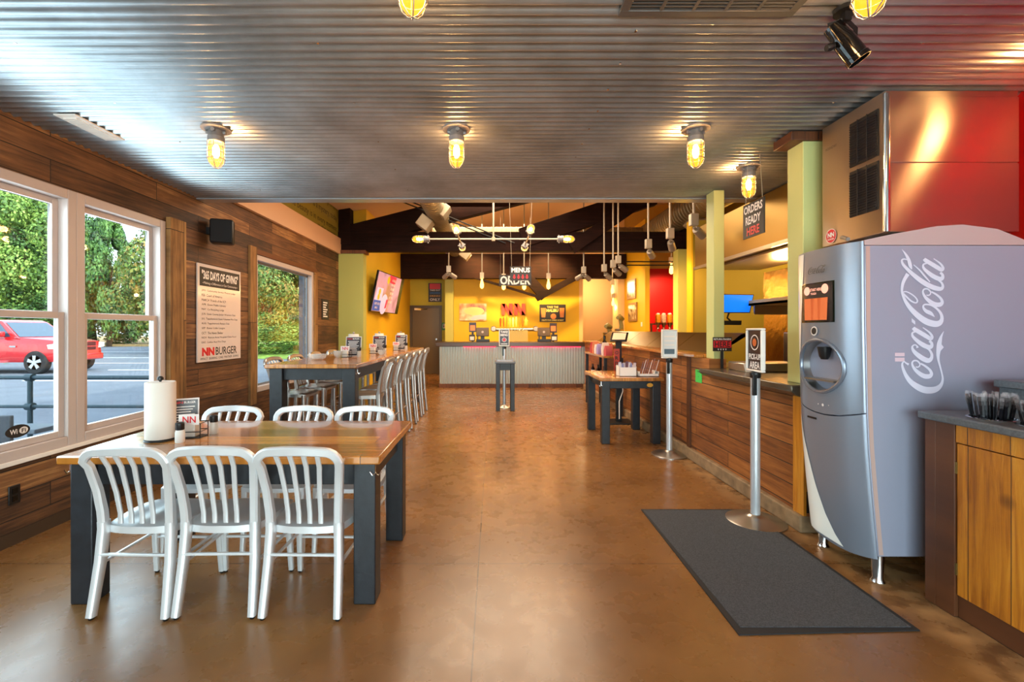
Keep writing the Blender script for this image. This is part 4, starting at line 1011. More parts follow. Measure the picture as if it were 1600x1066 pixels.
for k in range(4):
    x = w_*(.2+.2*k); y = h_*.42; b.poly(F, [(x-.012, y), (x+.012, y), (x+.012, y-.04), (x+.03, y-.04), (x, y-.085), (x-.03, y-.04), (x-.012, y-.04)][::-1], .002)
b.build('arrows', 'redplastic', t); strings(F, t, w_, h_, 1.6, -.4)
F = Fr((2.2, 4.01, 2.27), (0, -1, 0), (0, 0, 1)); w_, h_ = .31, .295
t = thing('hanging_sign', F.o, 'black hanging sign reading ORDERS READY HERE near the slim post', 'sign')
MB().fbox(F, 0, w_, 0, h_, -.01, 0).build('board', 'ink', t)
b = MB(); b.text('ORDERS', F, w_/2, h_*.82, w_*.88, h_*.24, .002, bold=.03); b.text('READY', F, w_/2, h_*.5, w_*.72, h_*.24, .002, bold=.03); b.build('lettering', 'ivory', t)
b = MB(); b.text('HERE', F, w_/2, h_*.18, w_*.6, h_*.24, .002, bold=.03); b.build('red_lettering', 'redplastic', t); strings(F, t, w_, h_, .37, .3)

# take menu pedestal and stand
def stand(x, y, base_r, pole_top, sw, sh, ang, label, pole_r=.034, frame='white'):
    t = thing('sign_stand', (x, y, 0), label, 'sign stand')
    MB().lathe([(base_r, 0), (base_r, .008), (base_r*.93, .016), (base_r*.35, .042), (pole_r*1.3, .055), (pole_r*1.2, .06)], (x, y, 0), 40).build('base', 'steel', t)
    MB().lathe([(pole_r, .05), (pole_r, pole_top-.02)], (x, y, 0), 24).build('pole', mat('silver_pole', '#c9cdd2', .3, .5), t)
    b = MB(); b.lathe([(pole_r*1.02, pole_top-.03), (pole_r*1.12, pole_top-.02), (pole_r*1.12, pole_top+.015), (pole_r*.6, pole_top+.025)], (x, y, 0), 24)
    b.box(x-pole_r*1.12, x-pole_r*.2, y-pole_r*1.12, y-pole_r*.6, pole_top-.16, pole_top); b.build('belt_head', 'blackp', t, bevel=.003)
    r = Vector((math.cos(ang), math.sin(ang), 0)); F = Fr((x, y, pole_top+.02), r, (0, 0, 1))
    b = MB(); e = .016; d = .018
    b.fbox(F, -sw/2, sw/2, 0, e, -d, d); b.fbox(F, -sw/2, sw/2, sh-e, sh, -d, d); b.fbox(F, -sw/2, -sw/2+e, e, sh-e, -d, d); b.fbox(F, sw/2-e, sw/2, e, sh-e, -d, d)
    b.build('sign_frame', frame, t, bevel=.007)
    return t, F
t, F = stand(2.02, 3.51, .212, 1.135, .235, .335, R(-93), 'silver sign stand with a pickup area notice, nearest the soda machine')
MB().fbox(F, -.1, .1, .012, .32, -.004, .004).build('sign_panel', 'menu', t)
b = MB(); b.text('PICK-UP', F, 0, .115, .17, .045, .006, bold=.03); b.text('AREA', F, 0, .05, .15, .055, .006, bold=.03); b.ring(F, 0, .225, .052, .060, .006); b.build('lettering', 'ivory', t)
b = MB(); b.disc(F, 0, .225, .03, .007); b.build('burger_emblem', mat('emblem_orange', '#c8642c', .5), t)
t, F = stand(2.075, 5.37, .205, 1.12, .185, .34, R(0), 'silver sign stand with a glossy notice, at the corner of the menu table')
MB().fbox(F, -.078, .078, .016, .325, -.004, .004).build('sign_panel', mat('glare_notice', '#e4ecf2', .06, .0, coat=1), t)  # bright reflection on the panel painted in as near-white base colour
b = MB(); b.fbox(F, -.06, .06, .05, .11, .004, .005); b.build('lower_print', mat('notice_print', '#5a7080', .2), t)
b = MB()
for k in range(3): b.fbox(F, -.06, .06, .15+k*.05, .165+k*.05, .004, .005)
b.build('lettering', 'ivory', t)
t, F = stand(.205, 8.66, .17, 1.14, .20, .33, 0, 'sign stand reading TAKE MENU behind the small black pedestal')
MB().fbox(F, -.085, .085, .016, .315, -.004, .004).build('sign_panel', 'menu', t)
b = MB(); b.text('TAKE', F, 0, .275, .14, .045, .006, bold=.03); b.text('MENU', F, 0, .215, .14, .045, .006, bold=.03); b.ring(F, 0, .125, .035, .042, .006); b.fbox(F, -.06, .06, .04, .052, .005, .006); b.build('lettering', 'ivory', t)
b = MB(); b.disc(F, 0, .125, .028, .007); b.build('burger_emblem', 'redplastic', t)
table('pedestal_table', .03, .40, 8.22, 8.56, .90, .075, (.015, .015), 'small tall black pedestal table standing alone in the aisle', mat('pedestal_top', '#5e6268', .4), th=.04, apron=.12, cat='table')
t = thing('menu_tray', (.2, 8.35, .90), 'low clear tray of menus on the aisle pedestal table', 'tray')
b = MB(); b.box(.05, .36, 8.26, 8.50, .90, .905); b.box(.05, .06, 8.26, 8.50, .905, .95); b.box(.35, .36, 8.26, 8.50, .905, .95); b.box(.05, .36, 8.26, 8.27, .905, .93); b.build('tray', mat('clear_plastic', '#b8bcc8', .1, alpha=.5), t)

# ================================================================== MENU TABLE THINGS AND KIOSK
random.seed(3)
t = thing('white_card_box', (1.86, 6.1, .86), 'white box packed with upright cards, left on the menu table', 'box')
b = MB(); x0, x1, y0, y1 = 1.66, 1.89, 6.0, 6.16
b.box(x0, x1, y0, y0+.006, .86, .98); b.box(x0, x0+.006, y0, y1, .86, .99); b.box(x1-.006, x1, y0, y1, .86, .99); b.box(x0, x1, y1-.006, y1, .86, 1.0); b.box(x0, x1, y0, y1, .86, .866); b.build('box', 'white', t)
pcols = ['#d8d4dc', '#b8b4cc', '#8a90c0', '#c8c0c8', '#6a4a5a']
for k in range(10):
    x = x0+.02+k*.0205; h = random.uniform(.06, .12)
    F = Fr((x, 6.02+random.uniform(0, .08), .87), (.9, .3, 0), (random.uniform(-.15, .15), 0, 1)); MB().fbox(F, -.012, .03, 0, .12+h*.6, 0, .004).build('card', mat('card_%d' % (k % 5), pcols[k % 5], .5), t)
t = thing('menu_rack', (2.03, 6.1, .86), 'white rack of leaning folded menus, right on the menu table', 'rack')
b = MB(); x0, x1 = 1.91, 2.17; b.box(x0, x1, 5.96, 6.2, .86, .868); b.box(x0, x1, 5.96, 5.966, .86, .90); b.box(x0, x0+.006, 5.96, 6.2, .86, .93); b.box(x1-.006, x1, 5.96, 6.2, .86, .93); b.build('rack', 'white', t)
for k in range(8):
    x = x0+.01+k*.028; F = Fr((x, 6.0, .87), (.35, .94, 0), (.28, -.05, 1)); MB().fbox(F, 0, .13, 0, .19+.02*(k % 3), 0, .006).build('menu', mat('menu_%d' % (k % 3), ['#5a3444', '#e0dada', '#7a5060'][k % 3], .4), t)
# oval badge on table apron
F = FB(1015.5, 602, 5.865); tag(MB().disc(F, 0, 0, .04, .0, ry=.026).build('oval_badge', mat('badge_gold', '#c98f2c', .4)), 'little oval gold badge on the black apron of the menu table', 'badge')
# kiosk
kx, ky = 1.98, 7.26
t = thing('order_kiosk', (kx, ky, 0), 'black order kiosk with slanted tablet and red lettered banner', 'kiosk')
MB().box(kx-.22, kx+.22, ky-.2, ky+.2, 0, .02).build('base', 'blackp', t, bevel=.004)
MB().box(kx-.03, kx+.06, ky-.03, ky+.03, .02, 1.36).build('post', 'blackp', t, bevel=.006)
F = Fr((kx+.02, ky-.02, 1.34), (1, -.35, 0), (.45, 1, .75)); MB().fbox(F, -.13, .13, -.10, .14, 0, .025).build('tablet', 'blackg', t, bevel=.01)
MB().fbox(F, -.10, .10, -.07, .11, .025, .027).build('screen', mat('tablet_screen', '#c0a080', .15, emit='#b09878', es=.5), t)
F = FB(959, 657, 7.12); MB().fbox(F, 0, .09, .68, 1.12, 0, .01).build('banner', mat('banner_red', '#a83c30', .5), t)
b = MB()
for k, s_ in enumerate('ORDER'): b.text(s_, F, .045, 1.06-k*.085, .05, .055, .012)
b.build('lettering', 'ink', t)
MB().tube([(kx+.06, ky, .75), (kx+.08, ky-.02, .5), (kx+.0, ky-.1, .35), (kx-.01, ky-.14, .08)], .008, 6).build('cable', 'white', t)
# merchandise shelf beyond
sx0, sx1, sy0, sy1 = 1.86, 2.22, 7.7, 9.3
t = thing('merchandise_shelf', ((sx0+sx1)/2, 8.5, 0), 'black two-tier shelf with wood tops behind the kiosk', 'shelf')
for zz_ in (.60, 1.03): MB().box(sx0, sx1, sy0, sy1, zz_-.035, zz_).build('shelf_board', 'top2', t, bevel=.004)
for x in (sx0+.02, sx1-.07):
    for y in (sy0+.02, sy1-.07): MB().box(x, x+.05, y, y+.05, 0, .995).build('leg', 'black', t)
def bottle(x, y, z, h, r, col, label, name='sauce_bottle', lab_='#d8d0c8'):
    t = thing(name, (x, y, z), label, 'bottle', 'dark bottles on the merchandise shelf')
    MB().lathe([(r*.9, 0), (r, .01), (r, h*.58), (r*.45, h*.74), (r*.38, h*.93), (r*.42, h)], (x, y, z), 16).build('glass', mat('bottle_'+col[1:], col, .12), t)
    MB().lathe([(r*1.02, h*.15), (r*1.02, h*.45)], (x, y, z), 16).build('paper_label', mat('label_'+lab_[1:], lab_, .5), t)
bottle(1.99, 8.15, 1.03, .34, .055, '#0e0c10', 'big black bottle on the upper merchandise shelf')
for k in range(5): bottle(1.93+.05*(k % 2), 7.95+k*.22, .60, .22, .035, '#0e0c10', ['small dark bottle on the lower shelf nearest the kiosk', 'second small dark bottle on the lower shelf', 'middle small dark bottle of the lower shelf', 'fourth small dark bottle back on the lower shelf', 'small dark bottle farthest back on the lower shelf'][k])
bagc = ['#b8505a', '#d8c8c0', '#c06a50', '#9a90c8', '#e0dcd8', '#c87858', '#b8424a']
for k in range(7):
    y = 7.82+k*.19; x = 1.97 if k != 2 else 2.08
    F = Fr((x, y, 1.03), (1, .25, 0), (0, 0, 1)); h = .17+.05*((k*3) % 4)/3
    b = MB(); w = .06
    b.add([F.p(-w, 0, -.03), F.p(w, 0, -.03), F.p(w, 0, .03), F.p(-w, 0, .03), F.p(-w*1.05, h*.5, -.04), F.p(w*1.05, h*.5, -.04), F.p(w*1.05, h*.5, .04), F.p(-w*1.05, h*.5, .04), F.p(-w, h, -.004), F.p(w, h, -.004), F.p(w, h, .004), F.p(-w, h, .004)],
          [(0, 1, 2, 3), (0, 4, 5, 1), (1, 5, 6, 2), (2, 6, 7, 3), (3, 7, 4, 0), (4, 8, 9, 5), (5, 9, 10, 6), (6, 10, 11, 7), (7, 11, 8, 4), (8, 11, 10, 9)])
    tag(b.build('snack_bag', mat('bag_%d' % k, bagc[k], .35)), ['red snack bag at the near end of the upper shelf', 'pale snack bag second on the upper shelf', 'rust snack bag behind the big black bottle', 'lilac snack bag in the middle of the upper shelf', 'white snack bag past the lilac one', 'orange-brown snack bag near the far end of the shelf', 'crimson snack bag at the far end of the upper shelf'][k], 'snack bag', 'snack bags on the upper shelf')
# drink machines in the alcove
tag(MB().box(2.9, 3.9, 12.7, 13.6, 0, 1.16).build('back_counter', 'redw', bevel=.005), 'low brown counter in front of the cream alcove', 'counter')
M['sage'] = mat('sage_enamel', '#8a8a64', .35, .3)
for x, h, lb in ((3.28, .45, 'short sage green mixer on the alcove counter'), (3.62, .72, 'tall sage green mixer on the alcove counter')):
    t = thing('stand_mixer', (x, 13.0, 1.16), lb, 'mixer')
    MB().box(x-.14, x+.14, 12.86, 13.2, 1.16, 1.21).build('base', 'sage', t, bevel=.02)
    MB().sweep([(x+.06, 13.14, 1.2), (x+.07, 13.12, 1.16+h*.6), (x+.02, 13.08, 1.16+h*.85)], [.13, .11, .1], [.12, .1, .1], (0, 1, 0)).build('column', 'sage', t)
    MB().sweep([(x+.1, 13.1, 1.16+h*.85), (x-.02, 13.0, 1.16+h*.95), (x-.1, 12.9, 1.16+h*.9)], [.12, .16, .1], [.12, .16, .1], (0, 0, 1), ch=.35).build('head', 'sage', t)
    MB().lathe([(.05, 0), (.1, .06), (.12, h*.4), (.115, h*.4)], (x-.05, 12.95, 1.215), 18).build('bowl', 'steel', t)

# framed pictures on the yellow side wall
for (a, b_, y0, y1, lb) in ((994, 981, 435, 466, 'upper framed photograph on the yellow wall by the red recess'), (996, 983, 472, 502, 'lower framed photograph on the yellow wall by the red recess')):
    X = 3.995; Ya = X*FOC/(a-771); Yb = X*FOC/(b_-771); zt = CAMH-(y0-515)/FOC*Ya; zb = CAMH-(y1-515)/FOC*Ya
    F = Fr((X, Yb, zb), (0, -1, 0), (0, 0, 1)); w_, h_ = Yb-Ya, zt-zb
    t = thing('framed_photo', F.o, lb, 'picture')
    MB().fbox(F, 0, w_, 0, h_, 0, .03).build('frame', mat('photo_frame_tan', '#8a6a3c', .4), t)
    MB().fbox(F, .05, w_-.05, .06, h_-.06, .03, .032).build('print', screenmat('old_photo_%d' % y0, [(.3, '#3a3020'), (.5, '#a08a60'), (.7, '#e0d4b8')], 0, noise=7), t)
# light switch
F = Fr((3.995, 12.25, 1.62), (0, -1, 0), (0, 0, 1)); tag(MB().fbox(F, -.05, .05, -.06, .06, 0, .012).build('wall_thermostat', 'ivory'), 'tiny white thermostat on the yellow wall under the photographs', 'thermostat')
# candy dispensers before the red wall
struct(MB().box(4.35, 6.6, 13.1, 13.95, 0, 1.12).build('wall_low_shelf', 'redw'))
tag(MB().box(4.6, 6.6, 13.36, 13.42, 1.62, 1.66).box(4.62, 4.66, 13.36, 13.42, 1.12, 1.62).box(6.5, 6.54, 13.36, 13.42, 1.12, 1.62).build('dispenser_rail', 'steel'), 'steel rail carrying the topping dispensers', 'rail')
fill = ['#e8a020', '#d8c8b0', '#e8a020', '#e0d0c0', '#b06a30']
lbs = ['yellow filled topping dispenser, leftmost at the red wall', 'white filled topping dispenser, second from left', 'yellow filled topping dispenser, third from left', 'white filled topping dispenser half hidden by the green post', 'brown filled topping dispenser past the green post']
for k, px in enumerate((1028, 1037, 1046.5, 1056, 1073)):
    q = P(px, 505, 13.25)
    t = thing('topping_dispenser', (q.x, 13.25, 1.42), lbs[k], 'dispenser', 'topping dispensers at the red wall')
    MB().lathe([(.07, .26), (.075, .28), (.075, .48), (.05, .5)], (q.x, 13.25, 1.42), 16).build('hopper', mat('topping_%d' % k, fill[k], .25, noise=.4, nscale=40), t)
    MB().lathe([(.05, .08), (.03, .12), (.06, .22), (.072, .26)], (q.x, 13.25, 1.42), 16).build('valve', 'steel', t)
    MB().lathe([(.055, .5), (.05, .53), (.02, .54)], (q.x, 13.25, 1.42), 16).build('lid', 'ivory', t)
    MB().box(q.x-.02, q.x+.02, 13.25, 13.30, 1.6, 1.66).build('bracket', 'steel', t)
    MB().lathe([(.05, 0), (.05, .01), (.015, .02), (.015, .5)], (q.x, 13.30, 1.12), 10).build('stand', 'steel', t)
tag(MB().lathe([(.06, 0), (.09, .3), (.092, .3)], Vector((4.46, 13.3, 1.12)), 16).build('cup_stack', mat('stack_cups', '#b89a60', .4)), 'stack of tan cups left of the topping dispensers', 'cups')

# ================================================================== SERVICE COUNTER
XW = 2.27
struct(MB().box(XW, XW+.18, 3.30, 4.79, .125, .973).build('wall_counter', 'plank2'))
struct(MB().box(XW, XW+.18, 4.79, 11.3, .125, 1.169).build('wall_counter', 'plank2'))
struct(MB().box(XW-.045, XW+.18, 3.30, 11.3, 0, .125).build('trim_8', 'stone', bevel=.012))
struct(MB().box(XW-.02, XW, 5.22, 5.30, .125, 1.17).build('trim_9', 'redw'))
struct(MB().box(XW-.02, XW, 3.30, 3.42, .125, 1.06).build('trim_10', 'pine'))
tag(MB().box(XW-.07, XW+.26, 5.0, 11.25, 1.17, 1.205).build('bar_ledge', 'top2', bevel=.006), 'long narrow wooden ledge on top of the plank counter', 'ledge')
# supports under ledge
t = thing('sneeze_guard', (2.6, 7.9, 1.205), 'long slanted stainless guard standing behind the wooden ledge', 'guard')
for k in range(5):
    y0 = 5.05+k*1.15; b = MB()
    b.prism([(XW+.20, y0, 1.207), (XW+.212, y0, 1.207), (XW+.50, y0, 1.44), (XW+.56, y0, 1.44), (XW+.56, y0, 1.42), (XW+.48, y0, 1.43)], (0, 1.14, 0)); b.build('panel', mat('bronze_stainless', '#80683a', .3, 1), t)
# green tag
F = Fr((XW-.002, 5.10, .895), (0, -1, 0), (0, 0, 1))
t = thing('green_tag', F.o, 'bright green paper tag stuck on the plank counter', 'tag'); MB().fbox(F, 0, .15, 0, .14, 0, .004).build('card', mat('tag_green', '#4cd05a', .6), t)
b = MB(); b.text('THIS', F, .075, .12, .07, .018, .005); b.fbox(F, .07, .08, .06, .066, .004, .005); b.build('lettering', 'ink', t)
# near steel pass counter
t = thing('pickup_counter', (2.65, 4.0, 1.0), 'grey metal pickup counter top with deep front lip beside the posts', 'counter')
b = MB(); b.prism([(2.16, 3.30, 1.075), (2.16, 3.30, 1.03), (2.20, 3.30, 1.0), (2.27, 3.30, .975), (2.45, 3.30, .975), (2.45, 3.30, 1.03), (3.1, 3.30, 1.03), (3.1, 3.30, 1.075)], (0, 1.48, 0)); b.build('worktop', mat('bronze_grey_counter', '#6a6458', .25, .6), t, bevel=.008)
t = thing('metal_bin', (2.62, 4.45, 1.075), 'grey metal bin with a white handle on the pickup counter', 'bin')
b = MB(); b.box(2.38, 2.95, 4.3, 4.62, 1.075, 1.16); b.build('body', 'steel', t, bevel=.012)
b = MB(); b.sweep([(2.37, 4.29, 1.16), (2.385, 4.285, 1.09), (2.5, 4.285, 1.09), (2.52, 4.29, 1.16)], .03, .01, (0, 1, 0)); b.build('handle', 'white', t)
F = FB(1114, 549, 4.72)
t = thing('return_sign', F.o, 'red and black sign reading RETURN PAGERS HERE on the pickup counter', 'sign'); w_, h_ = .195, .145
MB().fbox(F, 0, w_, 0, h_, -.006, 0).build('board', 'ink', t)
MB().fbox(F, .006, w_-.006, .038, .108, 0, .0012).build('red_band', 'redplastic', t)
b = MB(); b.text('RETURN PAGERS', F, w_/2, .125, .18, .018, .002); 
for k in range(4): x = .055+k*.026; b.poly(F, [(x-.008, .026), (x, .008), (x+.008, .026)], .002)
b.build('lettering', 'ivory', t); b = MB(); b.text('HERE', F, w_/2, .073, .16, .058, .002, bold=.02); b.build('dark_lettering', 'ink', t)
b = MB(); b.fbox(F, .08, .11, 1.075-F.o.z, 0, -.006, 0); b.build('foot', 'ink', t)

# kitchen hood and things below
M['amber_lit_steel'] = mat('hood_stainless', '#94783e', .34, 1, bump=.05, bscale=12)  # amber lamplight on the stainless is put into its base colour
t = thing('kitchen_hood', (3.4, 5.5, 2.35), 'big stainless extraction hood coloured as if lit amber behind the posts', 'hood')
b = MB(); b.prism([(2.92, 4.2, 2.36), (3.9, 4.2, 2.36), (3.9, 4.2, 2.94), (2.92, 4.2, 2.94)], (0, 2.4, 0)); b.build('canopy', 'amber_lit_steel', t, bevel=.01)
b = MB(); b.box(2.9, 2.93, 4.2, 6.6, 2.34, 2.38); b.build('lip', 'steel', t)
b = MB(); b.box(3.05, 3.8, 4.3, 6.5, 2.33, 2.355); b.build('filter_panel', 'steel_r', t)
M['hammered'] = mat('hammered_steel', '#c0a060', .22, 1, bump=1, bscale=9)
struct(MB().box(4.1, 4.14, 4.0, 6.9, .9, 2.34).build('wall_kitchen_splash', 'hammered'))
tag(MB().box(4.06, 4.1, 5.15, 5.55, 1.72, 2.12).build('orange_panel', mat('orange_board', '#d86a14', .5)), 'square orange panel on the steel wall under the hood', 'panel')
t = thing('steel_shelf', (3.6, 4.9, 1.80), 'stainless wall shelf under the hood', 'shelf')
b = MB(); b.box(3.45, 4.1, 4.2, 6.3, 1.80, 1.83); b.box(3.45, 3.47, 4.2, 6.3, 1.80, 1.87); b.build('board', mat('shelf_metal', '#b49c60', .4, .4), t)
b = MB()
for y in (4.4, 6.1): b.box(3.5, 4.1, y, y+.02, 1.68, 1.80)
b.build('brackets', 'steel', t)
# blue screen
F = Fr(P(1131, 489, 6.2), (1, 0, 0), (0, -.1, 1)); F.o.x -= .15
t = thing('kitchen_screen', F.o, 'blue kitchen display screen on a wall arm behind the slim post', 'screen')
q = [F.p(0, 0), F.p(.49, 0), F.p(.53, .25), F.p(0, .26)]
MB().prism(q, F.n*.03).build('casing', 'blackp', t)
MB().prism([F.p(.01, .012, .031), F.p(.48, .012, .031), F.p(.517, .24, .031), F.p(.01, .248, .031)], F.n*.002).build('screen', mat('blue_screen', '#0a4cb0', .2, emit='#0a5cd0', es=.9), t)
b = MB(); b.tube([F.p(.22, 0, -.0), F.p(.22, -.07, -.04), F.p(.28, -.12, -.05)], .012, 6); b.fbox(F, .16, .42, -.17, -.11, -.07, -.04); b.build('mount_arm', 'blackp', t)
# kitchen equipment
t = thing('steel_warmer', (3.5, 4.6, 1.075), 'stainless kitchen cabinet on the counter right of the pickup sign', 'warmer')
MB().box(3.12, 3.75, 4.25, 4.9, 1.0, 1.45).build('body', 'steel', t, bevel=.01)
MB().box(3.16, 3.7, 4.235, 4.25, 1.12, 1.30).build('door', 'steel_r', t, bevel=.004)
MB().tube([(3.22, 4.2, 1.34), (3.62, 4.2, 1.34)], .01, 8).build('handle', 'chrome', t)
tag(MB().box(3.1, 4.1, 4.1, 6.9, 0, .98).build('prep_counter', 'steel_r', bevel=.01), 'stainless prep counter inside the kitchen', 'counter')

# ================================================================== SODA MACHINE
t = thing('soda_dispenser', (2.6, 2.88, 0), 'large silver touch screen soda dispenser with white script lettering on its side', 'soda machine')
YN, YF = 2.62, 3.17
M['silver'] = mat('silver_panel', '#8e97a6', .3, .45)
M['silver2'] = mat('silver_side_panel', '#a0a5ba', .38, .25)
M['capm'] = mat('machine_cap', '#c2b0b0', .35, .2)
# body: side profile in X-Z
BX = [(.0, 2.232), (.17, 2.215), (.5, 2.184), (.8, 2.160), (1.0, 2.151), (1.5, 2.140), (2.0, 2.136), (2.3, 2.134)]
def bx(z):
    for (z0, x0), (z1, x1) in zip(BX, BX[1:]):
        if z <= z1: return x0+(x1-x0)*(z-z0)/(z1-z0)
    return BX[-1][1]
side = [(bx(z), z) for z in (.17, .3, .5, .65, .8, 1.0, 1.25, 1.5, 1.75, 1.965)]+[(3.25, 1.965), (3.25, .17)]
MB().prism([(x, YN, z) for x, z in side], (0, YF-YN, 0)).build('body', 'silver2', t, bevel=.004)
# cap with arched top
cap = [(2.136, 1.967), (2.136, 1.995), (2.3, 2.03), (2.55, 2.075), (2.7, 2.085), (2.9, 2.06), (3.05, 2.0), (3.1, 1.967)]
MB().prism([(x, YN, z) for x, z in cap][::-1], (0, YF-YN, 0)).build('top_cap', 'capm', t)
# front shell: bulging door surface, a grid over (y, z)
def fx(y, z):
    u = (y-(YN+YF)/2)/((YF-YN)/2)
    return bx(z)-.010-.060*max(0, 1-abs(u)**3.2)
def front(z0, z1f, z1, name, m, cut=None, nz=28, ny_=20, zfun=None, off=0, hole=None):
    vs = []; fs = []
    def zb(y): return zfun(y) if zfun else z0
    for j in range(nz+1):
        for i in range(ny_+1):
            y = YN+(YF-YN)*i/ny_; lo = zb(y); hi = z1f(y) if z1f else z1; z = lo+(hi-lo)*j/nz
            vs.append((fx(y, z)-off, y, z))
    n0 = len(vs)
    for j in range(nz+1):
        for i in range(ny_+1): v = vs[j*(ny_+1)+i]; vs.append((bx(v[2])-.003, v[1], v[2]))
    W_ = ny_+1
    for j in range(nz):
        for i in range(ny_):
            a = j*W_+i; c_ = [vs[a], vs[a+W_+1]]
            cy = (vs[a][1]+vs[a+1][1])/2; cz = (vs[a][2]+vs[a+W_][2])/2
            if hole and ((cy-hole[0])/hole[2])**2+((cz-hole[1])/hole[3])**2 < 1: continue
            fs.append((a, a+W_, a+W_+1, a+1)); 
    for i in range(ny_): fs.append((i, i+1, n0+i+1, n0+i)); k = nz*W_+i; fs.append((k, n0+k, n0+k+1, k+1))
    for j in range(nz): a = j*W_; fs.append((a, n0+a, n0+a+W_, a+W_)); a += ny_; fs.append((a, a+W_, n0+a+W_, n0+a))
    return MB().add(vs, fs).build(name, m, t, smooth=60)
mid = (YN+YF)/2
seam = lambda y: .955+.05*((y-mid)/((YF-YN)/2))**2-.01
hole = (2.90, 1.25, .185, .16)
front(0, None, 1.99, 'upper_door', 'silver', nz=80, ny_=44, zfun=lambda y: seam(y)+.004, hole=hole)
low = lambda y: .15+.0*abs(y-mid)
front(0, lambda y: seam(y)-.004, None, 'lower_door', 'silver', zfun=lambda y: .155-.03*(1-((y-mid)/((YF-YN)/2))**2), nz=30)
# rim around the cup bay and the bay itself
rp = []; 
for k in range(40):
    a = 2*PI*k/40; y = hole[0]+.190*math.cos(a); z = hole[1]+.165*math.sin(a); rp.append((fx(y, z)-.004, y, z))
MB().tube(rp, .012, 8, closed=True).build('bay_rim', mat('rim_grey', '#7c8492', .25, .5), t)
b = MB(); vs = []; fs = []; K = 40
for lvl, (rr, dx_) in enumerate(((.176, .004), (.172, .06), (.165, .16), (.12, .20), (.001, .205))):
    for k in range(K):
        a = 2*PI*k/K; y = hole[0]+rr*1.08*math.cos(a); z = hole[1]+rr*.93*math.sin(a); vs.append((fx(hole[0]+.188*math.cos(a), hole[1]+.163*math.sin(a))*(1 if lvl < 1 else 0)+(0 if lvl < 1 else 2.06)+dx_, y, z))
for l_ in range(4):
    for k in range(K): fs.append((l_*K+k, l_*K+(k+1) % K, (l_+1)*K+(k+1) % K, (l_+1)*K+k))
b.add(vs, fs).build('cup_bay', 'steel', t)
b = MB(); b.box(2.07, 2.2, hole[0]-.13, hole[0]+.13, 1.155, 1.165); b.build('drip_tray', 'steel_r', t)
b = MB(); b.lathe([(.02, -.08), (.03, -.06), (.04, 0)], (2.11, hole[0], 1.37), 14); b.build('nozzle', 'blackp', t)
# white swoosh on lower door and white strip on far edge
def strip(name, pts, m, off=.003):
    vs = []; fs = []
    for (ya, yb, z) in pts:
        for i in range(9): y = ya+(yb-ya)*i/8; vs.append((fx(y, z)-off, y, z))
    for j in range(len(pts)-1):
        for i in range(8): a = j*9+i; fs.append((a, a+9, a+10, a+1))
    return MB().add(vs, fs).build(name, m, t, smooth=60)
M['gloss_white'] = mat('gloss_white_panel', '#fafffa', .2, .0)
def tab(keys, n=18):
    out = []
    for (z0, a0, c0_), (z1, a1, c1_) in zip(keys, keys[1:]):
        for i in range(n): k = i/n; out.append((a0+(a1-a0)*k, c0_+(c1_-c0_)*k, z0+(z1-z0)*k))
    out.append((keys[-1][1], keys[-1][2], keys[-1][0])); return out
strip('white_swoosh', tab([(.93, 3.148, 3.158), (.85, 3.118, 3.153), (.73, 3.085, 3.145), (.61, 3.04, 3.137), (.45, 2.985, 3.127), (.30, 2.92, 3.117), (.20, 2.85, 3.108), (.145, 2.79, 3.10)]), 'gloss_white')
strip('edge_strip', tab([(1.98, 3.035, 3.166), (1.7, 3.06, 3.166), (1.4, 3.095, 3.166), (1.2, 3.125, 3.166), (1.0, 3.15, 3.166)]), 'gloss_white')
# screen, button, small logo
FS = Fr((fx(2.92, 1.655)-.002, 2.92, 1.635), (0, -1, 0), (.01, 0, 1))
strip('screen_bezel', [(2.765, 3.075, 1.525+.255*k/8) for k in range(9)][::-1], 'blackg', .002)
sc2 = strip('screen', [(2.775, 3.062, 1.533+.24*k/8) for k in range(9)][::-1], screenmat('drinks_screen', [(.3, '#141416'), (.55, '#2a2422'), (.8, '#3c3430')], .3, noise=4), .004)
b = MB()
for x in (-.05, .01, .07): b.poly(FS, [(x-.038, -.095), (x+.04, -.095), (x+.046, .045), (x-.044, .045)], .008)
b.build('drink_glasses', mat('screen_orange', '#c8683c', .3, emit='#d06838', es=.25), sc2)
b = MB(); b.disc(FS, -.07, .095, .028, .008); b.disc(FS, .09, .1, .03, .008); b.text('START HERE', FS, .01, .10, .1, .018, .008); b.text('TOUCH', FS, -.01, .075, .05, .014, .008); b.build('icons', mat('screen_peach', '#f0a890', .3, emit='#f0a890', es=.5), sc2)
FS2 = Fr((fx(2.93, 1.47)-.002, 2.93, 1.47), (0, -1, 0), (0.04, 0, 1))
b = MB(); b.disc(FS2, 0, 0, .03, .004); b.build('ice_button', 'ivory', t)
b = MB(); b.disc(FS2, 0, 0, .022, .006); b.build('button_center', 'ink', t)
b = MB(); FS3 = Fr((fx(mid, 1.0)-.004, mid-.03, 1.005), (0, -1, 0), (0, 0, 1)); b.disc(FS3, 0, .0, .009, .004); b.disc(FS3, .05, .005, .003, .004); b.disc(FS3, -.04, .0, .004, .004); b.build('indicator_light', 'ivory', t)
b = MB(); FS4 = Fr((fx(mid, .9)-.003, mid+.08, .905), (0, -1, 0), (0, 0, 1)); b.fbox(FS4, -.04, .04, -.006, .006, 0, .003); b.build('vent_slot', 'blackp', t)
b = MB(); b.tube([(2.12, YN+.1, 2.02), (2.13, YN+.15, 2.04), (2.16, YN+.2, 2.05)], .012, 8); b.build('top_latch', 'castmetal', t)
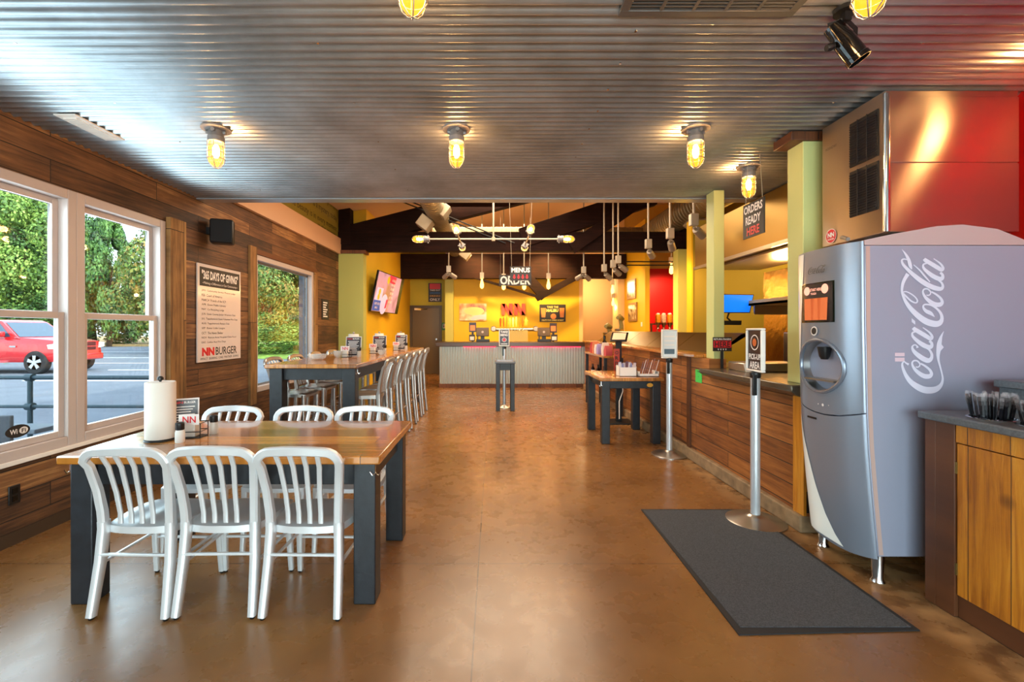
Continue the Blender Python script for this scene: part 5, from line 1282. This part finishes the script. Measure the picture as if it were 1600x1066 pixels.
MB().prism([(bx(z)+.006, YN-.001, z) for z in (.18, .5, .8, 1.0, 1.5, 1.96)]+[(bx(z)+.030, YN-.001, z) for z in (1.96, 1.5, 1.0, .8, .5, .18)], (0, -.001, 0)).build('edge_trim', mat('blush_trim', '#c8aca4', .35, .2), t)
# legs
for x, y in ((2.235, YN+.05), (2.235, YF-.06), (3.1, YN+.05), (3.1, YF-.06)):
    b = MB(); b.lathe([(.035, .0), (.038, .006), (.028, .03), (.034, .17), (.04, .175)], (x+.02, y, 0), 16); b.build('leg', 'chrome', t)
# script lettering on the side, drawn as calligraphic strokes
FC = Fr((0, YN, 0), (1, 0, 0), (0, 0, 1))
def cc(zx, zy, w, oy):
    px = 1390+zx/8.2; py = oy+zy/8.2; k = YN/FOC; return ((px-771)*k, CAMH-(py-515)*k, w/8.2*k)
oL = [(385, 560, 20), (350, 525, 20), (305, 525, 20), (285, 560, 24), (310, 620, 36), (370, 680, 50), (440, 720, 58), (505, 722, 56), (532, 690, 42), (510, 640, 32), (450, 590, 26), (395, 560, 20)]
oI = [(385, 555, 16), (380, 590, 16), (355, 605, 16), (330, 600, 12)]
aL1 = [(298, 100, 40), (320, 122, 52), (400, 170, 55), (470, 212, 55), (520, 240, 48), (540, 215, 36), (505, 160, 24), (420, 97, 12)]
aL2 = [(330, 150, 18), (290, 165, 22), (292, 210, 34), (350, 268, 48), (420, 318, 58), (490, 348, 56), (530, 340, 48), (535, 300, 36), (505, 268, 30)]
cS = [(355, 358, 34), (340, 328, 16), (308, 322, 16), (285, 350, 26), (305, 400, 44), (360, 452, 58), (430, 500, 64), (490, 520, 60), (528, 495, 46), (535, 440, 34), (505, 385, 26), (470, 365, 18)]
C1 = [(240, 572, 30), (205, 552, 20), (180, 535, 16), (157, 565, 24), (167, 625, 36), (205, 712, 48), (262, 790, 62), (340, 850, 76), (430, 893, 84), (520, 902, 84), (600, 882, 70), (655, 830, 44), (675, 760, 28), (665, 690, 22), (645, 610, 22), (622, 520, 30), (616, 450, 44), (622, 380, 60), (632, 300, 60), (655, 215, 32), (690, 145, 4)]
C2 = [(570, 945, 5), (520, 900, 46), (462, 872, 46), (430, 835, 30), (427, 800, 22), (460, 786, 20), (530, 797, 24), (600, 842, 28), (648, 900, 36), (664, 965, 46), (640, 1018, 66), (580, 1036, 78), (480, 1012, 80), (380, 950, 74), (282, 860, 62), (212, 770, 48), (172, 690, 34), (152, 620, 30), (158, 540, 38), (182, 470, 44), (228, 395, 50)]
C2l = [(150, 640, 14), (200, 622, 14), (270, 652, 16), (328, 700, 18), (350, 742, 20), (328, 766, 18), (270, 742, 20), (212, 690, 22), (170, 645, 18)]
sw1 = [(150, 80, 4), (200, 145, 28), (238, 215, 42), (258, 290, 44), (278, 335, 10)]
lS = [(215, 215, 14), (180, 205, 18), (150, 222, 22), (165, 272, 34), (230, 345, 44), (320, 425, 54), (420, 500, 62), (520, 555, 62), (600, 582, 58), (655, 585, 46), (675, 550, 34), (655, 505, 26), (620, 482, 18)]
lT = [(300, 278, 10), (380, 350, 20), (440, 420, 24), (510, 500, 14)]
b = MB(); zc = .0015; zi = [0]
def rib(pts, oy, sx=0, sy=0):
    zi[0] += 1; b.ribbon(FC, [cc(x+sx, y+sy, w, oy) for x, y, w in pts], zc+zi[0]*.00012)
for L_ in (oL, oI, aL1, aL2, cS, C1): rib(L_, 500)
b.poly(FC, [cc(x, y, 0, 500)[:2] for x, y in ((640, 285), (692, 352), (630, 420))], zc)
for L_, a_ in ((oL, (136, 65)), (oI, (136, 65)), (aL1, (138, 102)), (aL2, (138, 110))): rib([(x, y, w) for x, y, w in L_], 380, *a_)
for L_ in (C2, C2l, sw1, lS, lT): rib(L_, 380)
b.poly(FC, [cc(x, y, 0, 380)[:2] for x, y in ((280, 962), (325, 1000), (325, 1046), (280, 1010))][::-1], zc)
b.build('script_lettering', mat('script_white', '#d6d8ea', .35), t)
# the small raised logo above the screen
b = MB(); FS5 = Fr((fx(mid, 1.86)-.005, mid+.0, 1.86), (0, -1, 0), (.05, 0, 1))
k5 = .185/ (820*1.3)
def m5(pts, oy, sx=0, sy=0):
    # side lettering reads upwards: turn it to read along x
    q = []
    for x, y, w in pts:
        yy = (y+sy)+(oy-380)*8.2; xx = x+sx; q.append(((1950-yy-975)*k5*.5, (420-xx)*k5*.5, w*k5*.5))
    b.ribbon(FS5, q, .003, sub=3)
for L_ in (oL, aL1, aL2, cS, C1): m5(L_, 500)
for L_, a_ in ((oL, (136, 65)), (aL1, (138, 102)), (aL2, (138, 110)), (C2, (0, 0)), (sw1, (0, 0)), (lS, (0, 0))): m5(L_, 380, *a_)
b.build('raised_logo', mat('raised_logo_grey', '#5c6470', .25, .6), t)
# little red and white sticker on the side
F = FC; x0_, _, z0_ = P(1398, 566, YN); b = MB(); q0 = P(1398, 565, YN); q1 = P(1413, 551, YN)
b.fbox(Fr(q0, (1, 0, 0), (0, 0, 1)), 0, .055, 0, .022, .001, .002); b.fbox(Fr(q0, (1, 0, 0), (0, 0, 1)), 0, .055, .03, .05, .001, .002); b.build('side_sticker', mat('sticker_pink', '#d8c0cc', .4), t)

# ice machine on top
t = thing('ice_machine', (2.77, 3.0, 2.0), 'boxy stainless ice maker with dark louvres on top of the soda dispenser', 'ice machine')
X0, X1, Y0, Y1, Z0, Z1 = 2.37, 3.17, 2.75, 3.28, 2.09, 2.925
M['ice_steel'] = mat('ice_machine_stainless', '#c0b4a8', .3, 1, bump=.03, bscale=50)
M['ice_steel'].node_tree.nodes['Principled BSDF'].inputs['Anisotropic'].default_value = .95; M['ice_steel'].node_tree.nodes['Principled BSDF'].inputs['Anisotropic Rotation'].default_value = .25
MB().box(X0, X1, Y0, Y1, Z0-.02, Z1).build('cabinet', 'ice_steel', t, bevel=.004)
MB().box(X0, X1, Y0-.006, Y0, Z0+.40, Z1-.04).build('upper_panel', 'ice_steel', t, bevel=.002)
MB().box(X0, X1, Y0-.006, Y0, Z0-.02, Z0+.394).build('lower_panel', 'ice_steel', t, bevel=.002)
MB().tube([(X0+.003, Y0-.003, Z0-.02), (X0+.003, Y0-.003, Z1-.02)], .018, 12).build('corner_trim', 'chrome', t)
for (z0, z1) in ((2.22, 2.52), (2.55, 2.84)):
    b = MB(); ya, yb = Y0+.05, Y0+.27
    b.box(X0-.006, X0+.0, ya, yb, z0, z1); lo = b.build('louvre_grille', 'blackp', t)
    b = MB(); n = 17
    for k in range(n): z = z0+.01+k*(z1-z0-.02)/n; b.sweep([(X0-.009, ya+.006, z), (X0-.009, yb-.006, z)], .006, .012, (.5, 0, -.5), ch=.1)
    for k in range(1, 3): y = ya+(yb-ya)*k/3; b.box(X0-.016, X0-.012, y-.003, y+.003, z0, z1)
    b.build('louvre_slats', mat('louvre_black', '#2a2a2e', .35, .4), lo)
FI = Fr((X0-.003, Y1-.09, 2.135), (0, -1, 0), (0, 0, 1))
b = MB(); b.disc(FI, 0, 0, .05, .0); sk = b.build('round_sticker', 'redplastic', t)
b = MB(); b.ring(FI, 0, 0, .046, .05, .001); b.text('NN', FI, 0, .008, .062, .034, .002, bold=.05); b.text('BURGER', FI, 0, -.022, .06, .012, .002); b.build('sticker_lettering', 'ivory', sk)
b = MB(); b.text('HOSHIZAKI', FI, .0, .62, .1, .018, .001, bold=0); b.build('maker_plate', 'greymetal', t)
# door mat
t = thing('floor_mat', (1.63, 2.96, 0), 'black rectangular mat on the floor before the soda dispenser', 'mat')
b = MB(); b.add([(1.185, 2.197, .001), (2.09, 2.23, .001), (2.09, 3.73, .001), (1.21, 3.73, .001), (1.185, 2.197, .007), (2.09, 2.23, .007), (2.09, 3.73, .007), (1.21, 3.73, .007)], [(0, 3, 2, 1), (4, 5, 6, 7), (0, 1, 5, 4), (1, 2, 6, 5), (2, 3, 7, 6), (3, 0, 4, 7)]); b.build('rubber_border', mat('mat_rubber', '#1c1d20', .7), t)
b = MB(); b.box(1.22, 2.065, 2.25, 3.705, .007, .010); b.build('pile', 'mat', t)

# ================================================================== CONDIMENT CABINET
t = thing('condiment_cabinet', (2.85, 1.2, 0), 'knotty pine cabinet with black knobs beside the soda dispenser', 'cabinet')
CX = 2.37; CY1 = 2.50; CY0 = -.8
MB().box(CX+.03, 3.28, CY0, CY1-.06, .08, .995).build('body', 'redw', t)
MB().box(CX, 3.28, CY1-.06, CY1, 0, .995).build('side_panel', 'redw', t, bevel=.003)
MB().box(CX, CX+.035, CY1-.16, CY1-.061, .0, .995).build('stile', 'redw', t, bevel=.002)
MB().box(CX+.005, CX+.035, CY0, CY1-.162, .90, .995).build('top_rail', 'pine', t, bevel=.003)
MB().box(CX+.02, CX+.035, CY0, CY1-.162, .0, .115).build('kick_board', 'redw', t)
dw = .46
for k in range(6):
    y1 = CY1-.165-k*(dw+.006); y0 = y1-dw
    if y0 < CY0: break
    d = MB().box(CX+.008, CX+.03, y0, y1, .118, .895).build('door', 'pine', t, bevel=.003)
    ky_ = y0+.05 if k % 2 == 0 else y1-.05
    MB().lathe([(.008, 0), (.008, .012), (.018, .018), (.02, .026), (.012, .032)], (CX+.008, ky_, .80), 16, (-1, 0, 0)).build('knob', 'blackg', d)
    if k % 2 == 0:
        b = MB(); b.box(CX+.002, CX+.01, y1-.004, y1+.01, .74, .80); b.box(CX+.002, CX+.01, y1-.004, y1+.01, .22, .28); b.build('hinge', mat('brass_hinge', '#8a7a4a', .35, .8), d)
MB().box(CX-.035, 3.285, CY0, CY1+.01, .995, 1.035).build('countertop', 'slate', t, bevel=.008)
MB().box(2.78, 3.285, CY0, CY1, 1.035, 1.165).build('riser', 'slate', t)
MB().box(2.75, 3.285, CY0, CY1+.005, 1.165, 1.205).build('riser_top', 'slate', t, bevel=.006)
# cutlery in round wells
random.seed(11)
for wi, (cx, cy, lb) in enumerate(((2.49, 2.27, 'steel well of wrapped black cutlery, farther from the camera'), (2.515, 2.07, 'steel well of wrapped black cutlery, cut by the right frame edge'))):
    t = thing('cutlery_well', (cx, cy, 1.035), lb, 'cutlery holder', 'cutlery wells on the condiment cabinet')
    b = MB(); b.lathe([(.095, .0), (.097, .004), (.09, .007), (.085, .007), (.083, .0)], (cx, cy, 1.035), 32); b.build('rim', 'chrome', t)
    n = 0
    for k in range(46):
        a = random.uniform(0, 2*PI); r = .078*math.sqrt(random.random()); x = cx+r*math.cos(a); y = cy+r*math.sin(a)
        dx_ = (x-cx)*.25+random.uniform(-.006, .006); dy_ = (y-cy)*.25; h = .105+random.uniform(-.012, .012)
        if n < 46:
            p0_ = Vector((x, y, 1.037)); p1_ = Vector((x+dx_, y+dy_, 1.037+h)); ra = (math.cos(a*3), math.sin(a*3), 0)
            f_ = MB().sweep([p0_, p0_+(p1_-p0_)*.6, p0_+(p1_-p0_)*.85, p1_], [.010, .011, .014, .012], [.004]*4, ra, ch=.3).build('fork', mat('fork_black', '#16161c', .25), t)
            w_ = MB().sweep([p0_+(p1_-p0_)*.62, p0_+(p1_-p0_)*.8, p1_, p1_+Vector((random.uniform(-.004, .004), 0, .016))], [.012, .014, .016, .018], [.004, .004, .005, .002], ra, ch=.3).build('wrapper', 'wrap' if 'wrap' in M else M.setdefault('wrap', mat('clear_wrapper', '#d8d0d4', .15, alpha=.14)), f_); n += 1

# ================================================================== OUTSIDE
M['asphalt'] = mat('asphalt', '#666b76', .9, noise=.12, nscale=1.5, bump=.2, bscale=80)
struct(MB().box(-75, -3.6, -30, 48, -.25, -.05).build('parking_lot', 'asphalt'))
struct(MB().box(-75, 75, 16.75, 48, -.26, -.06).build('parking_lot', 'asphalt'))
struct(MB().box(-20, 20, -30, -3.3, -.25, -.04).build('front_sidewalk', mat('pale_concrete', '#b4b0a8', .85, noise=.1)))
struct(MB().box(-6.4, -3.48, -6, 16, -.2, -.0).build('patio', mat('patio_concrete', '#82868f', .85, noise=.08)))
struct(MB().box(-90, -20, 41, 90, -.2, .15).build('grass_verge', mat('verge_tan', '#a8895c', .95, noise=.2)))
gv = MB().add([(-16, 24, -.04), (-7, 23, -.04), (5, 23, -.04), (5, 30, .5), (-20, 30, .5)], [(0, 1, 2, 3, 4)]).build('grass_bank', mat('grass_green', '#7f9a3c', .95, noise=.4, nscale=3, bump=1, bscale=30)); gv['kind'] = 'structure'
gi = 0
for y, xa, xb in ((31, -27.5, -19), (24.6, -22.5, -16), (20.6, -18.8, -13), (17.1, -14.5, -12.2), (13.5, -14, -9)):
    tag(MB().box(xa, xb, y, y+.12, -.05, -.042).build('parking_line', mat('line_white', '#e8e8ea', .7)), 'white painted parking line %s' % ['farthest from the windows', 'second farthest from the windows', 'level with the back of the red truck', 'beside the red truck bumper', 'nearest the railing'][gi], 'road marking', 'painted parking lines'); gi += 1
# railing
t = thing('pipe_railing', (-6, 5.5, 0), 'dark pipe railing on the patio outside the left window', 'railing')
M['pipe'] = mat('railing_paint', '#37474f', .45, .3)
MB().tube([(-11, 5.5, .90), (-3.9, 5.5, .90)], .025, 10).build('top_rail', 'pipe', t)
MB().tube([(-11, 5.5, .55), (-3.9, 5.5, .55)], .020, 10).build('mid_rail', 'pipe', t)
for x in (-10, -7.8, -5.6, -3.95):
    b = MB(); b.tube([(x, 5.5, -.05), (x, 5.5, .90)], .026, 10); b.lathe([(.045, -.04), (.045, .04)], (x, 5.5, .90), 12, (1, 0, 0)); b.lathe([(.045, -.04), (.045, .04)], (x, 5.5, .55), 12, (1, 0, 0)); b.build('post', 'pipe', t)
# patio chair and bench
t = thing('patio_chair', (-4.15, 3.55, 0), 'dark patio chair at the left edge beyond the glass', 'chair')
M['patio'] = mat('patio_dark', '#4b4c52', .5)
MB().fbox(Fr((-4.12, 3.75, .35), (1, .1, 0), (0, 0, 1)), -.25, .14, 0, .42, -.02, .02).build('backrest', 'patio', t, bevel=.01)
MB().box(-4.42, -3.95, 3.3, 3.74, .38, .42).build('seat', 'patio', t)
for x in (-4.38, -4.0):
    for y in (3.35, 3.7): MB().box(x, x+.04, y, y+.04, 0, .38).build('leg', 'patio', t)
t = thing('picnic_bench', (-5.4, 4.8, 0), 'grey patio bench on a splayed pedestal beyond the glass', 'bench')
M['bench'] = mat('bench_grey', '#6a7078', .5)
MB().box(-6.2, -4.72, 4.68, 5.0, .40, .45).build('seat_board', 'bench', t, bevel=.01)
b = MB(); b.prism([(-5.5, 4.82, 0), (-5.0, 4.82, 0), (-5.1, 4.82, .12), (-5.18, 4.82, .40), (-5.4, 4.82, .40), (-5.42, 4.82, .12)], (0, .06, 0)); b.build('pedestal', 'bench', t)
# pier outside beyond the second window
struct(MB().box(XL-.29, XL-.17, 8.42, 8.75, -.05, 3.2).build('wall_outer_pier', mat('grey_brick', '#5c6068', .8, noise=.3, nscale=12, bump=.4)))

# red truck ------------------------------------------------------------
t = thing('pickup_truck', (-17.6, 16.5, -.05), 'red crew cab pickup truck parked outside the left window', 'truck')
M['carred'] = mat('truck_red', '#c8161c', .25, .1, coat=1)
M['carglass'] = mat('tinted_glass', '#33485c', .06, .2, coat=1)
M['tyre'] = mat('tyre_rubber', '#1c1c1e', .8)
ty0, ty1 = 15.55, 17.5; xf = -14.92; xr = xf-5.6; g = -.05
def section(zs, y0, y1): pass
# lower body as cross-sections along x
secs = [(xf, .52, .98, .30), (xf-.06, .42, 1.10, .12), (xf-.5, .40, 1.17, .03), (xf-1.5, .40, 1.26, 0), (xf-1.62, .40, 1.30, 0), (xf-3.7, .40, 1.30, 0), (xf-5.5, .42, 1.32, 0), (xr, .5, 1.30, .05)]
vs = []; fs = []; K = 12
for (x, zl, zh, ins) in secs:
    y0, y1 = ty0+ins, ty1-ins; h = zh-zl
    ring = [(y0+.06, zl), (y0+.01, zl+.1), (y0, zl+h*.45), (y0+.03, zl+h*.72), (y0+.05, zh-.07), (y0+.12, zh), (y1-.12, zh), (y1-.05, zh-.07), (y1-.03, zl+h*.72), (y1, zl+h*.45), (y1-.01, zl+.1), (y1-.06, zl)]
    vs += [(x, y, z+g) for y, z in ring]
for i in range(len(secs)-1):
    for k in range(K): fs.append((i*K+k, i*K+(k+1) % K, (i+1)*K+(k+1) % K, (i+1)*K+k))
fs += [tuple(range(K)), tuple((len(secs)-1)*K+k for k in range(K-1, -1, -1))]
MB().add(vs, fs).build('body', 'carred', t, smooth=40)
# cab
cabp = [(xf-1.35, 1.22), (xf-2.05, 1.80), (xf-2.3, 1.88), (xf-3.5, 1.88), (xf-3.75, 1.82), (xf-3.9, 1.25)]
vs = []; fs = []; n = len(cabp)
for (x, z) in cabp: i_ = .04+.16*(z-1.22)/.66; vs += [(x, ty0+i_, z+g), (x, ty1-i_, z+g)]
for k in range(n): j = (k+1) % n; fs.append((2*k, 2*k+1, 2*j+1, 2*j))
fs += [tuple(2*k for k in range(n))[::-1], tuple(2*k+1 for k in range(n))]
MB().add(vs, fs).build('cab', 'carred', t, smooth=30)
def lerp(a, b_, k): return a+(b_-a)*k
b = MB(); A = [(lerp(cabp[0][0], cabp[1][0], .08), lerp(1.22, 1.80, .08)), (lerp(cabp[0][0], cabp[1][0], .95), lerp(1.22, 1.80, .95))]
nrm = Vector((.58, 0, .70)).normalized()*.012
q = []
for (x, z), yy in (((A[0]), .12), ((A[1]), .25)):
    q.append([(x+nrm.x, ty0+yy, z+g+nrm.z), (x+nrm.x, ty1-yy, z+g+nrm.z)])
b.add([q[0][0], q[0][1], q[1][1], q[1][0]], [(0, 1, 2, 3)]); b.build('windshield', 'carglass', t)
def sidewin(pts, nm='side_window'):
    b = MB(); v = []
    for x, z in pts: i_ = .04+.16*(z-1.22)/.66; v.append((x, ty0+i_-.008, z+g))
    b.add(v, [tuple(range(len(v)))]); b.build(nm, 'carglass', t)
sidewin([(xf-1.62, 1.28), (xf-2.14, 1.77), (xf-2.62, 1.80), (xf-2.62, 1.28)])
sidewin([(xf-2.72, 1.28), (xf-2.72, 1.80), (xf-3.4, 1.80), (xf-3.6, 1.28)])
b = MB(); b.box(xf-1.95, xf-1.75, ty0-.18, ty0, 1.28+g, 1.46+g); b.build('side_mirror', 'carred', t, bevel=.03)
b = MB(); b.box(xf-.16, xf+.012, ty0+.42, ty1-.42, .78+g, 1.08+g); b.build('grille', mat('grille_dark', '#5a1014', .3, .4), t, bevel=.02)
b = MB(); b.box(xf-.16, xf+.02, ty0+.40, ty1-.40, .90+g, .93+g); b.box(xf-.16, xf+.02, 16.50, 16.55, .78+g, 1.08+g); b.build('grille_bars', 'carred', t)
for s, y in ((-1, ty0+.05), (1, ty1-.38)):
    b = MB(); b.prism([(xf-.34 if s < 0 else xf-.02, y-.0, .86+g), (xf+.0, y+.14, .86+g), (xf+.0, y+.33, .90+g), (xf-.0, y+.33, 1.05+g), (xf-.1, y+.1, 1.06+g), (xf-.38, y-.0, 1.0+g)], (0.012, -.02, 0)); b.build('headlight', mat('headlight_clear', '#e8e0d8', .1, .2), t)
b = MB(); b.box(xf-.2, xf+.06, ty0+.12, ty1-.12, .42+g, .66+g); b.build('bumper', 'carred', t, bevel=.06)
MB().box(xf-3.7, xf-1.75, ty0-.06, ty0+.1, .34+g, .40+g).build('running_board', 'chrome', t)
MB().box(xf-1.62, xf-1.4, ty0-.012, ty0+.0, .92+g, .97+g).build('badge', 'chrome', t)
wheel = None
for i, (x, y, s) in enumerate(((xf-.77, ty0+.12, -1), (xf-4.55, ty0+.12, -1), (xf-.77, ty1-.12, 1), (xf-4.55, ty1-.12, 1))):
    b = MB(); b.lathe([(.2, -.12), (.37, -.12), (.40, -.09), (.40, .09), (.37, .12), (.2, .12)], (x, y, .40+g), 32, (0, 1, 0)); wh = b.build('wheel', 'tyre', t)
    b = MB(); b.lathe([(.235, -.005), (.25, -.02), (.24, .0)], (x, y+s*.12, .40+g), 32, (0, s, 0)); 
    for k in range(5):
        a = 2*PI*k/5+.3; d = Vector((math.cos(a), 0, math.sin(a))); e = Vector((-math.sin(a), 0, math.cos(a))); c_ = Vector((x, y+s*.125, .40+g))
        b.prism([c_+d*.03-e*.035, c_+d*.235-e*.06, c_+d*.235+e*.06, c_+d*.03+e*.035], (0, s*.012, 0))
    b.lathe([(.06, 0), (.06, .02)], (x, y+s*.12, .40+g), 16, (0, s, 0)); b.build('rim', mat('alloy_rim', '#d4d4d6', .25, .7), wh)
    b = MB(); b.lathe([(.46, -.03), (.46, .0), (.42, .0)], (x, ty0-.004 if s < 0 else ty1+.004, .42+g), 32, (0, 1, 0), ) if False else None

# trees ------------------------------------------------------------------
def leafmat(name, c1, c2, c3):
    m = bpy.data.materials.new(name); m.use_nodes = True; n = m.node_tree.nodes; l = m.node_tree.links; b = n['Principled BSDF']
    gg = n.new('ShaderNodeNewGeometry'); t_ = n.new('ShaderNodeTexNoise'); t_.inputs['Scale'].default_value = .7; t_.inputs['Detail'].default_value = 4; l.new(gg.outputs['Position'], t_.inputs[0])
    ad = n.new('ShaderNodeMath'); ad.operation = 'MULTIPLY_ADD'; ad.inputs[1].default_value = .35; l.new(gg.outputs['Random Per Island'], ad.inputs[0]); 
    sb = n.new('ShaderNodeMath'); sb.operation = 'SUBTRACT'; sb.inputs[1].default_value = .17; l.new(t_.outputs[0], sb.inputs[0]); l.new(sb.outputs[0], ad.inputs[2])
    rp = n.new('ShaderNodeValToRGB'); e = rp.color_ramp.elements; e[0].position = .3; e[0].color = (*hx(c1), 1); e[1].position = .75; e[1].color = (*hx(c3), 1); q = e.new(.5); q.color = (*hx(c2), 1)
    l.new(ad.outputs[0], rp.inputs[0]); l.new(rp.outputs[0], b.inputs['Base Color']); b.inputs['Roughness'].default_value = .6
    return m
M['leaf_dark'] = leafmat('leaf_dark', '#243c1c', '#426a2c', '#6c9040')
M['leaf_light'] = leafmat('leaf_light', '#3c5c22', '#6e9038', '#a4b85a')
M['leaf_mixed'] = leafmat('leaf_mixed', '#34501e', '#688634', '#b48c48')
M['bark'] = mat('bark', '#4a3a2a', .9, bump=.6)
def crown(shape, n, leaf, seed):
    rnd = random.Random(seed); vs = []; fs = []
    def leafq(p, nrm):
        a = nrm.orthogonal().normalized(); a.rotate(__import__('mathutils').Quaternion(nrm, rnd.uniform(0, 6.28))); c_ = nrm.cross(a); s = leaf*rnd.uniform(.6, 1.3); i = len(vs)
        vs.extend([p-a*s, p-c_*s*.6, p+a*s, p+c_*s*.6]); fs.append((i, i+1, i+2, i+3))
    blobs = []
    if shape == 'cone':
        for k in range(70):
            z = rnd.random()**1.25; a = rnd.uniform(0, 6.28); r = (1-z)**.75*.95+.05
            blobs.append((Vector((math.cos(a)*r*.8, math.sin(a)*r*.8, z*1.9-.95)), .26*(1-z*.55)))
    elif shape == 'round':
        for k in range(46):
            d = Vector((rnd.gauss(0, 1), rnd.gauss(0, 1), rnd.gauss(0, 1))).normalized(); blobs.append((d*rnd.uniform(.45, .85), rnd.uniform(.22, .36)))
    else:
        for k in range(46):
            blobs.append((Vector((rnd.uniform(-1, 1), rnd.uniform(-.5, .5), rnd.uniform(-1, .55)+.25*math.sin(k))), rnd.uniform(.22, .4)))
    per_ = n//len(blobs)
    for c_, r in blobs:
        for k in range(per_):
            d = Vector((rnd.gauss(0, 1), rnd.gauss(0, 1), rnd.gauss(0, 1))).normalized()
            if d.z < -.5 and rnd.random() < .5: continue
            p = c_+d*r*rnd.uniform(.75, 1.08); nn = (d+Vector((rnd.gauss(0, .5), rnd.gauss(0, .5), rnd.gauss(0, .5)))).normalized(); leafq(p, nn)
    me = bpy.data.meshes.new('crown'); me.from_pydata([tuple(v) for v in vs], [], fs); me.update(); return me
cm = {'cone': crown('cone', 34000, .042, 1), 'round': crown('round', 36000, .026, 2), 'hedge': crown('hedge', 30000, .028, 3)}
def tree(x, y, h, rx, kind, m, label, z0=0, trunk=.12, ry=None):
    t = thing('tree' if kind != 'hedge' else 'bush', (x, y, z0), label, 'tree' if kind != 'hedge' else 'bush')
    lo = h*trunk
    o = bpy.data.objects.new('crown', cm[kind].copy()); C.objects.link(o); o.parent = t; o.data.materials.append(M[m])
    o.location = (0, 0, lo+(h-lo)/2); o.scale = (rx, ry or rx, (h-lo)/2)
    if kind != 'hedge' or True:
        b = MB(); b.tube([(x, y, z0-.1), (x+.05, y, z0+h*.2), (x, y, z0+h*(.35 if kind == 'cone' else .7))], [rx*.09, rx*.06, rx*.02], 8); b.build('trunk', 'bark', t)
        if kind != 'hedge':
            for a in (0, 2.1, 4.2): b = MB(); b.tube([(x, y, z0+h*.35), (x+math.cos(a)*rx*.5, y+math.sin(a)*rx*.5, z0+h*.55)], [rx*.04, rx*.015], 6); b.build('branch', 'bark', t)
    return t
tree(-34.6, 41, 13.2, 2.7, 'cone', 'leaf_dark', 'tall dense evergreen seen through the right pane of the near window')
tree(-44.5, 43, 16, 5.5, 'round', 'leaf_light', 'broad pale green tree through the left pane of the near window')
tree(-43.6, 46, 15, 4.6, 'round', 'leaf_dark', 'tall dark leafy tree rising behind the red truck', trunk=.2)
tree(-51, 46, 19, 6, 'round', 'leaf_light', 'pale green tree at the far left edge of the near window', trunk=.25)
tree(-53, 50, 24, 6, 'cone', 'leaf_light', 'very tall light conifer behind the red truck')
tree(-36.4, 49, 7.6, 2.6, 'round', 'leaf_mixed', 'low tan-green tree under the patch of sky')
tree(-46, 42.5, 6.2, 6.0, 'hedge', 'leaf_dark', 'dark bushes left of the lot behind the truck roof', ry=3)
tree(-38, 43, 6.0, 5.5, 'hedge', 'leaf_dark', 'dark green bushes behind the red truck bonnet', ry=3)
tree(-30.5, 43, 5.4, 5.0, 'hedge', 'leaf_light', 'light bushes at the edge of the parking lot', ry=3)
tree(-57, 44, 9, 6.0, 'hedge', 'leaf_dark', 'bushes at the far left beyond the lot', ry=3)
tree(-15.6, 29, 8.6, 3.6, 'round', 'leaf_light', 'bright green tree filling the left of the second window', trunk=.05)
tree(-12.0, 27, 7.4, 2.9, 'round', 'leaf_mixed', 'green tree with an orange tinge in the second window', trunk=.05)
tree(-16.0, 35, 15, 5.0, 'round', 'leaf_dark', 'tall dark tree behind the others in the second window', trunk=.1)
tree(-10, 33, 14, 4.5, 'round', 'leaf_dark', 'dark tree behind the right of the second window', trunk=.1)
tree(-20.5, 30, 10, 4, 'round', 'leaf_mixed', 'green tree hidden left of the second window', trunk=.05)
tree(-14.0, 25.4, 2.6, 3.4, 'hedge', 'leaf_light', 'low bright shrubs on the grass bank in the second window', ry=1.3, z0=.1)
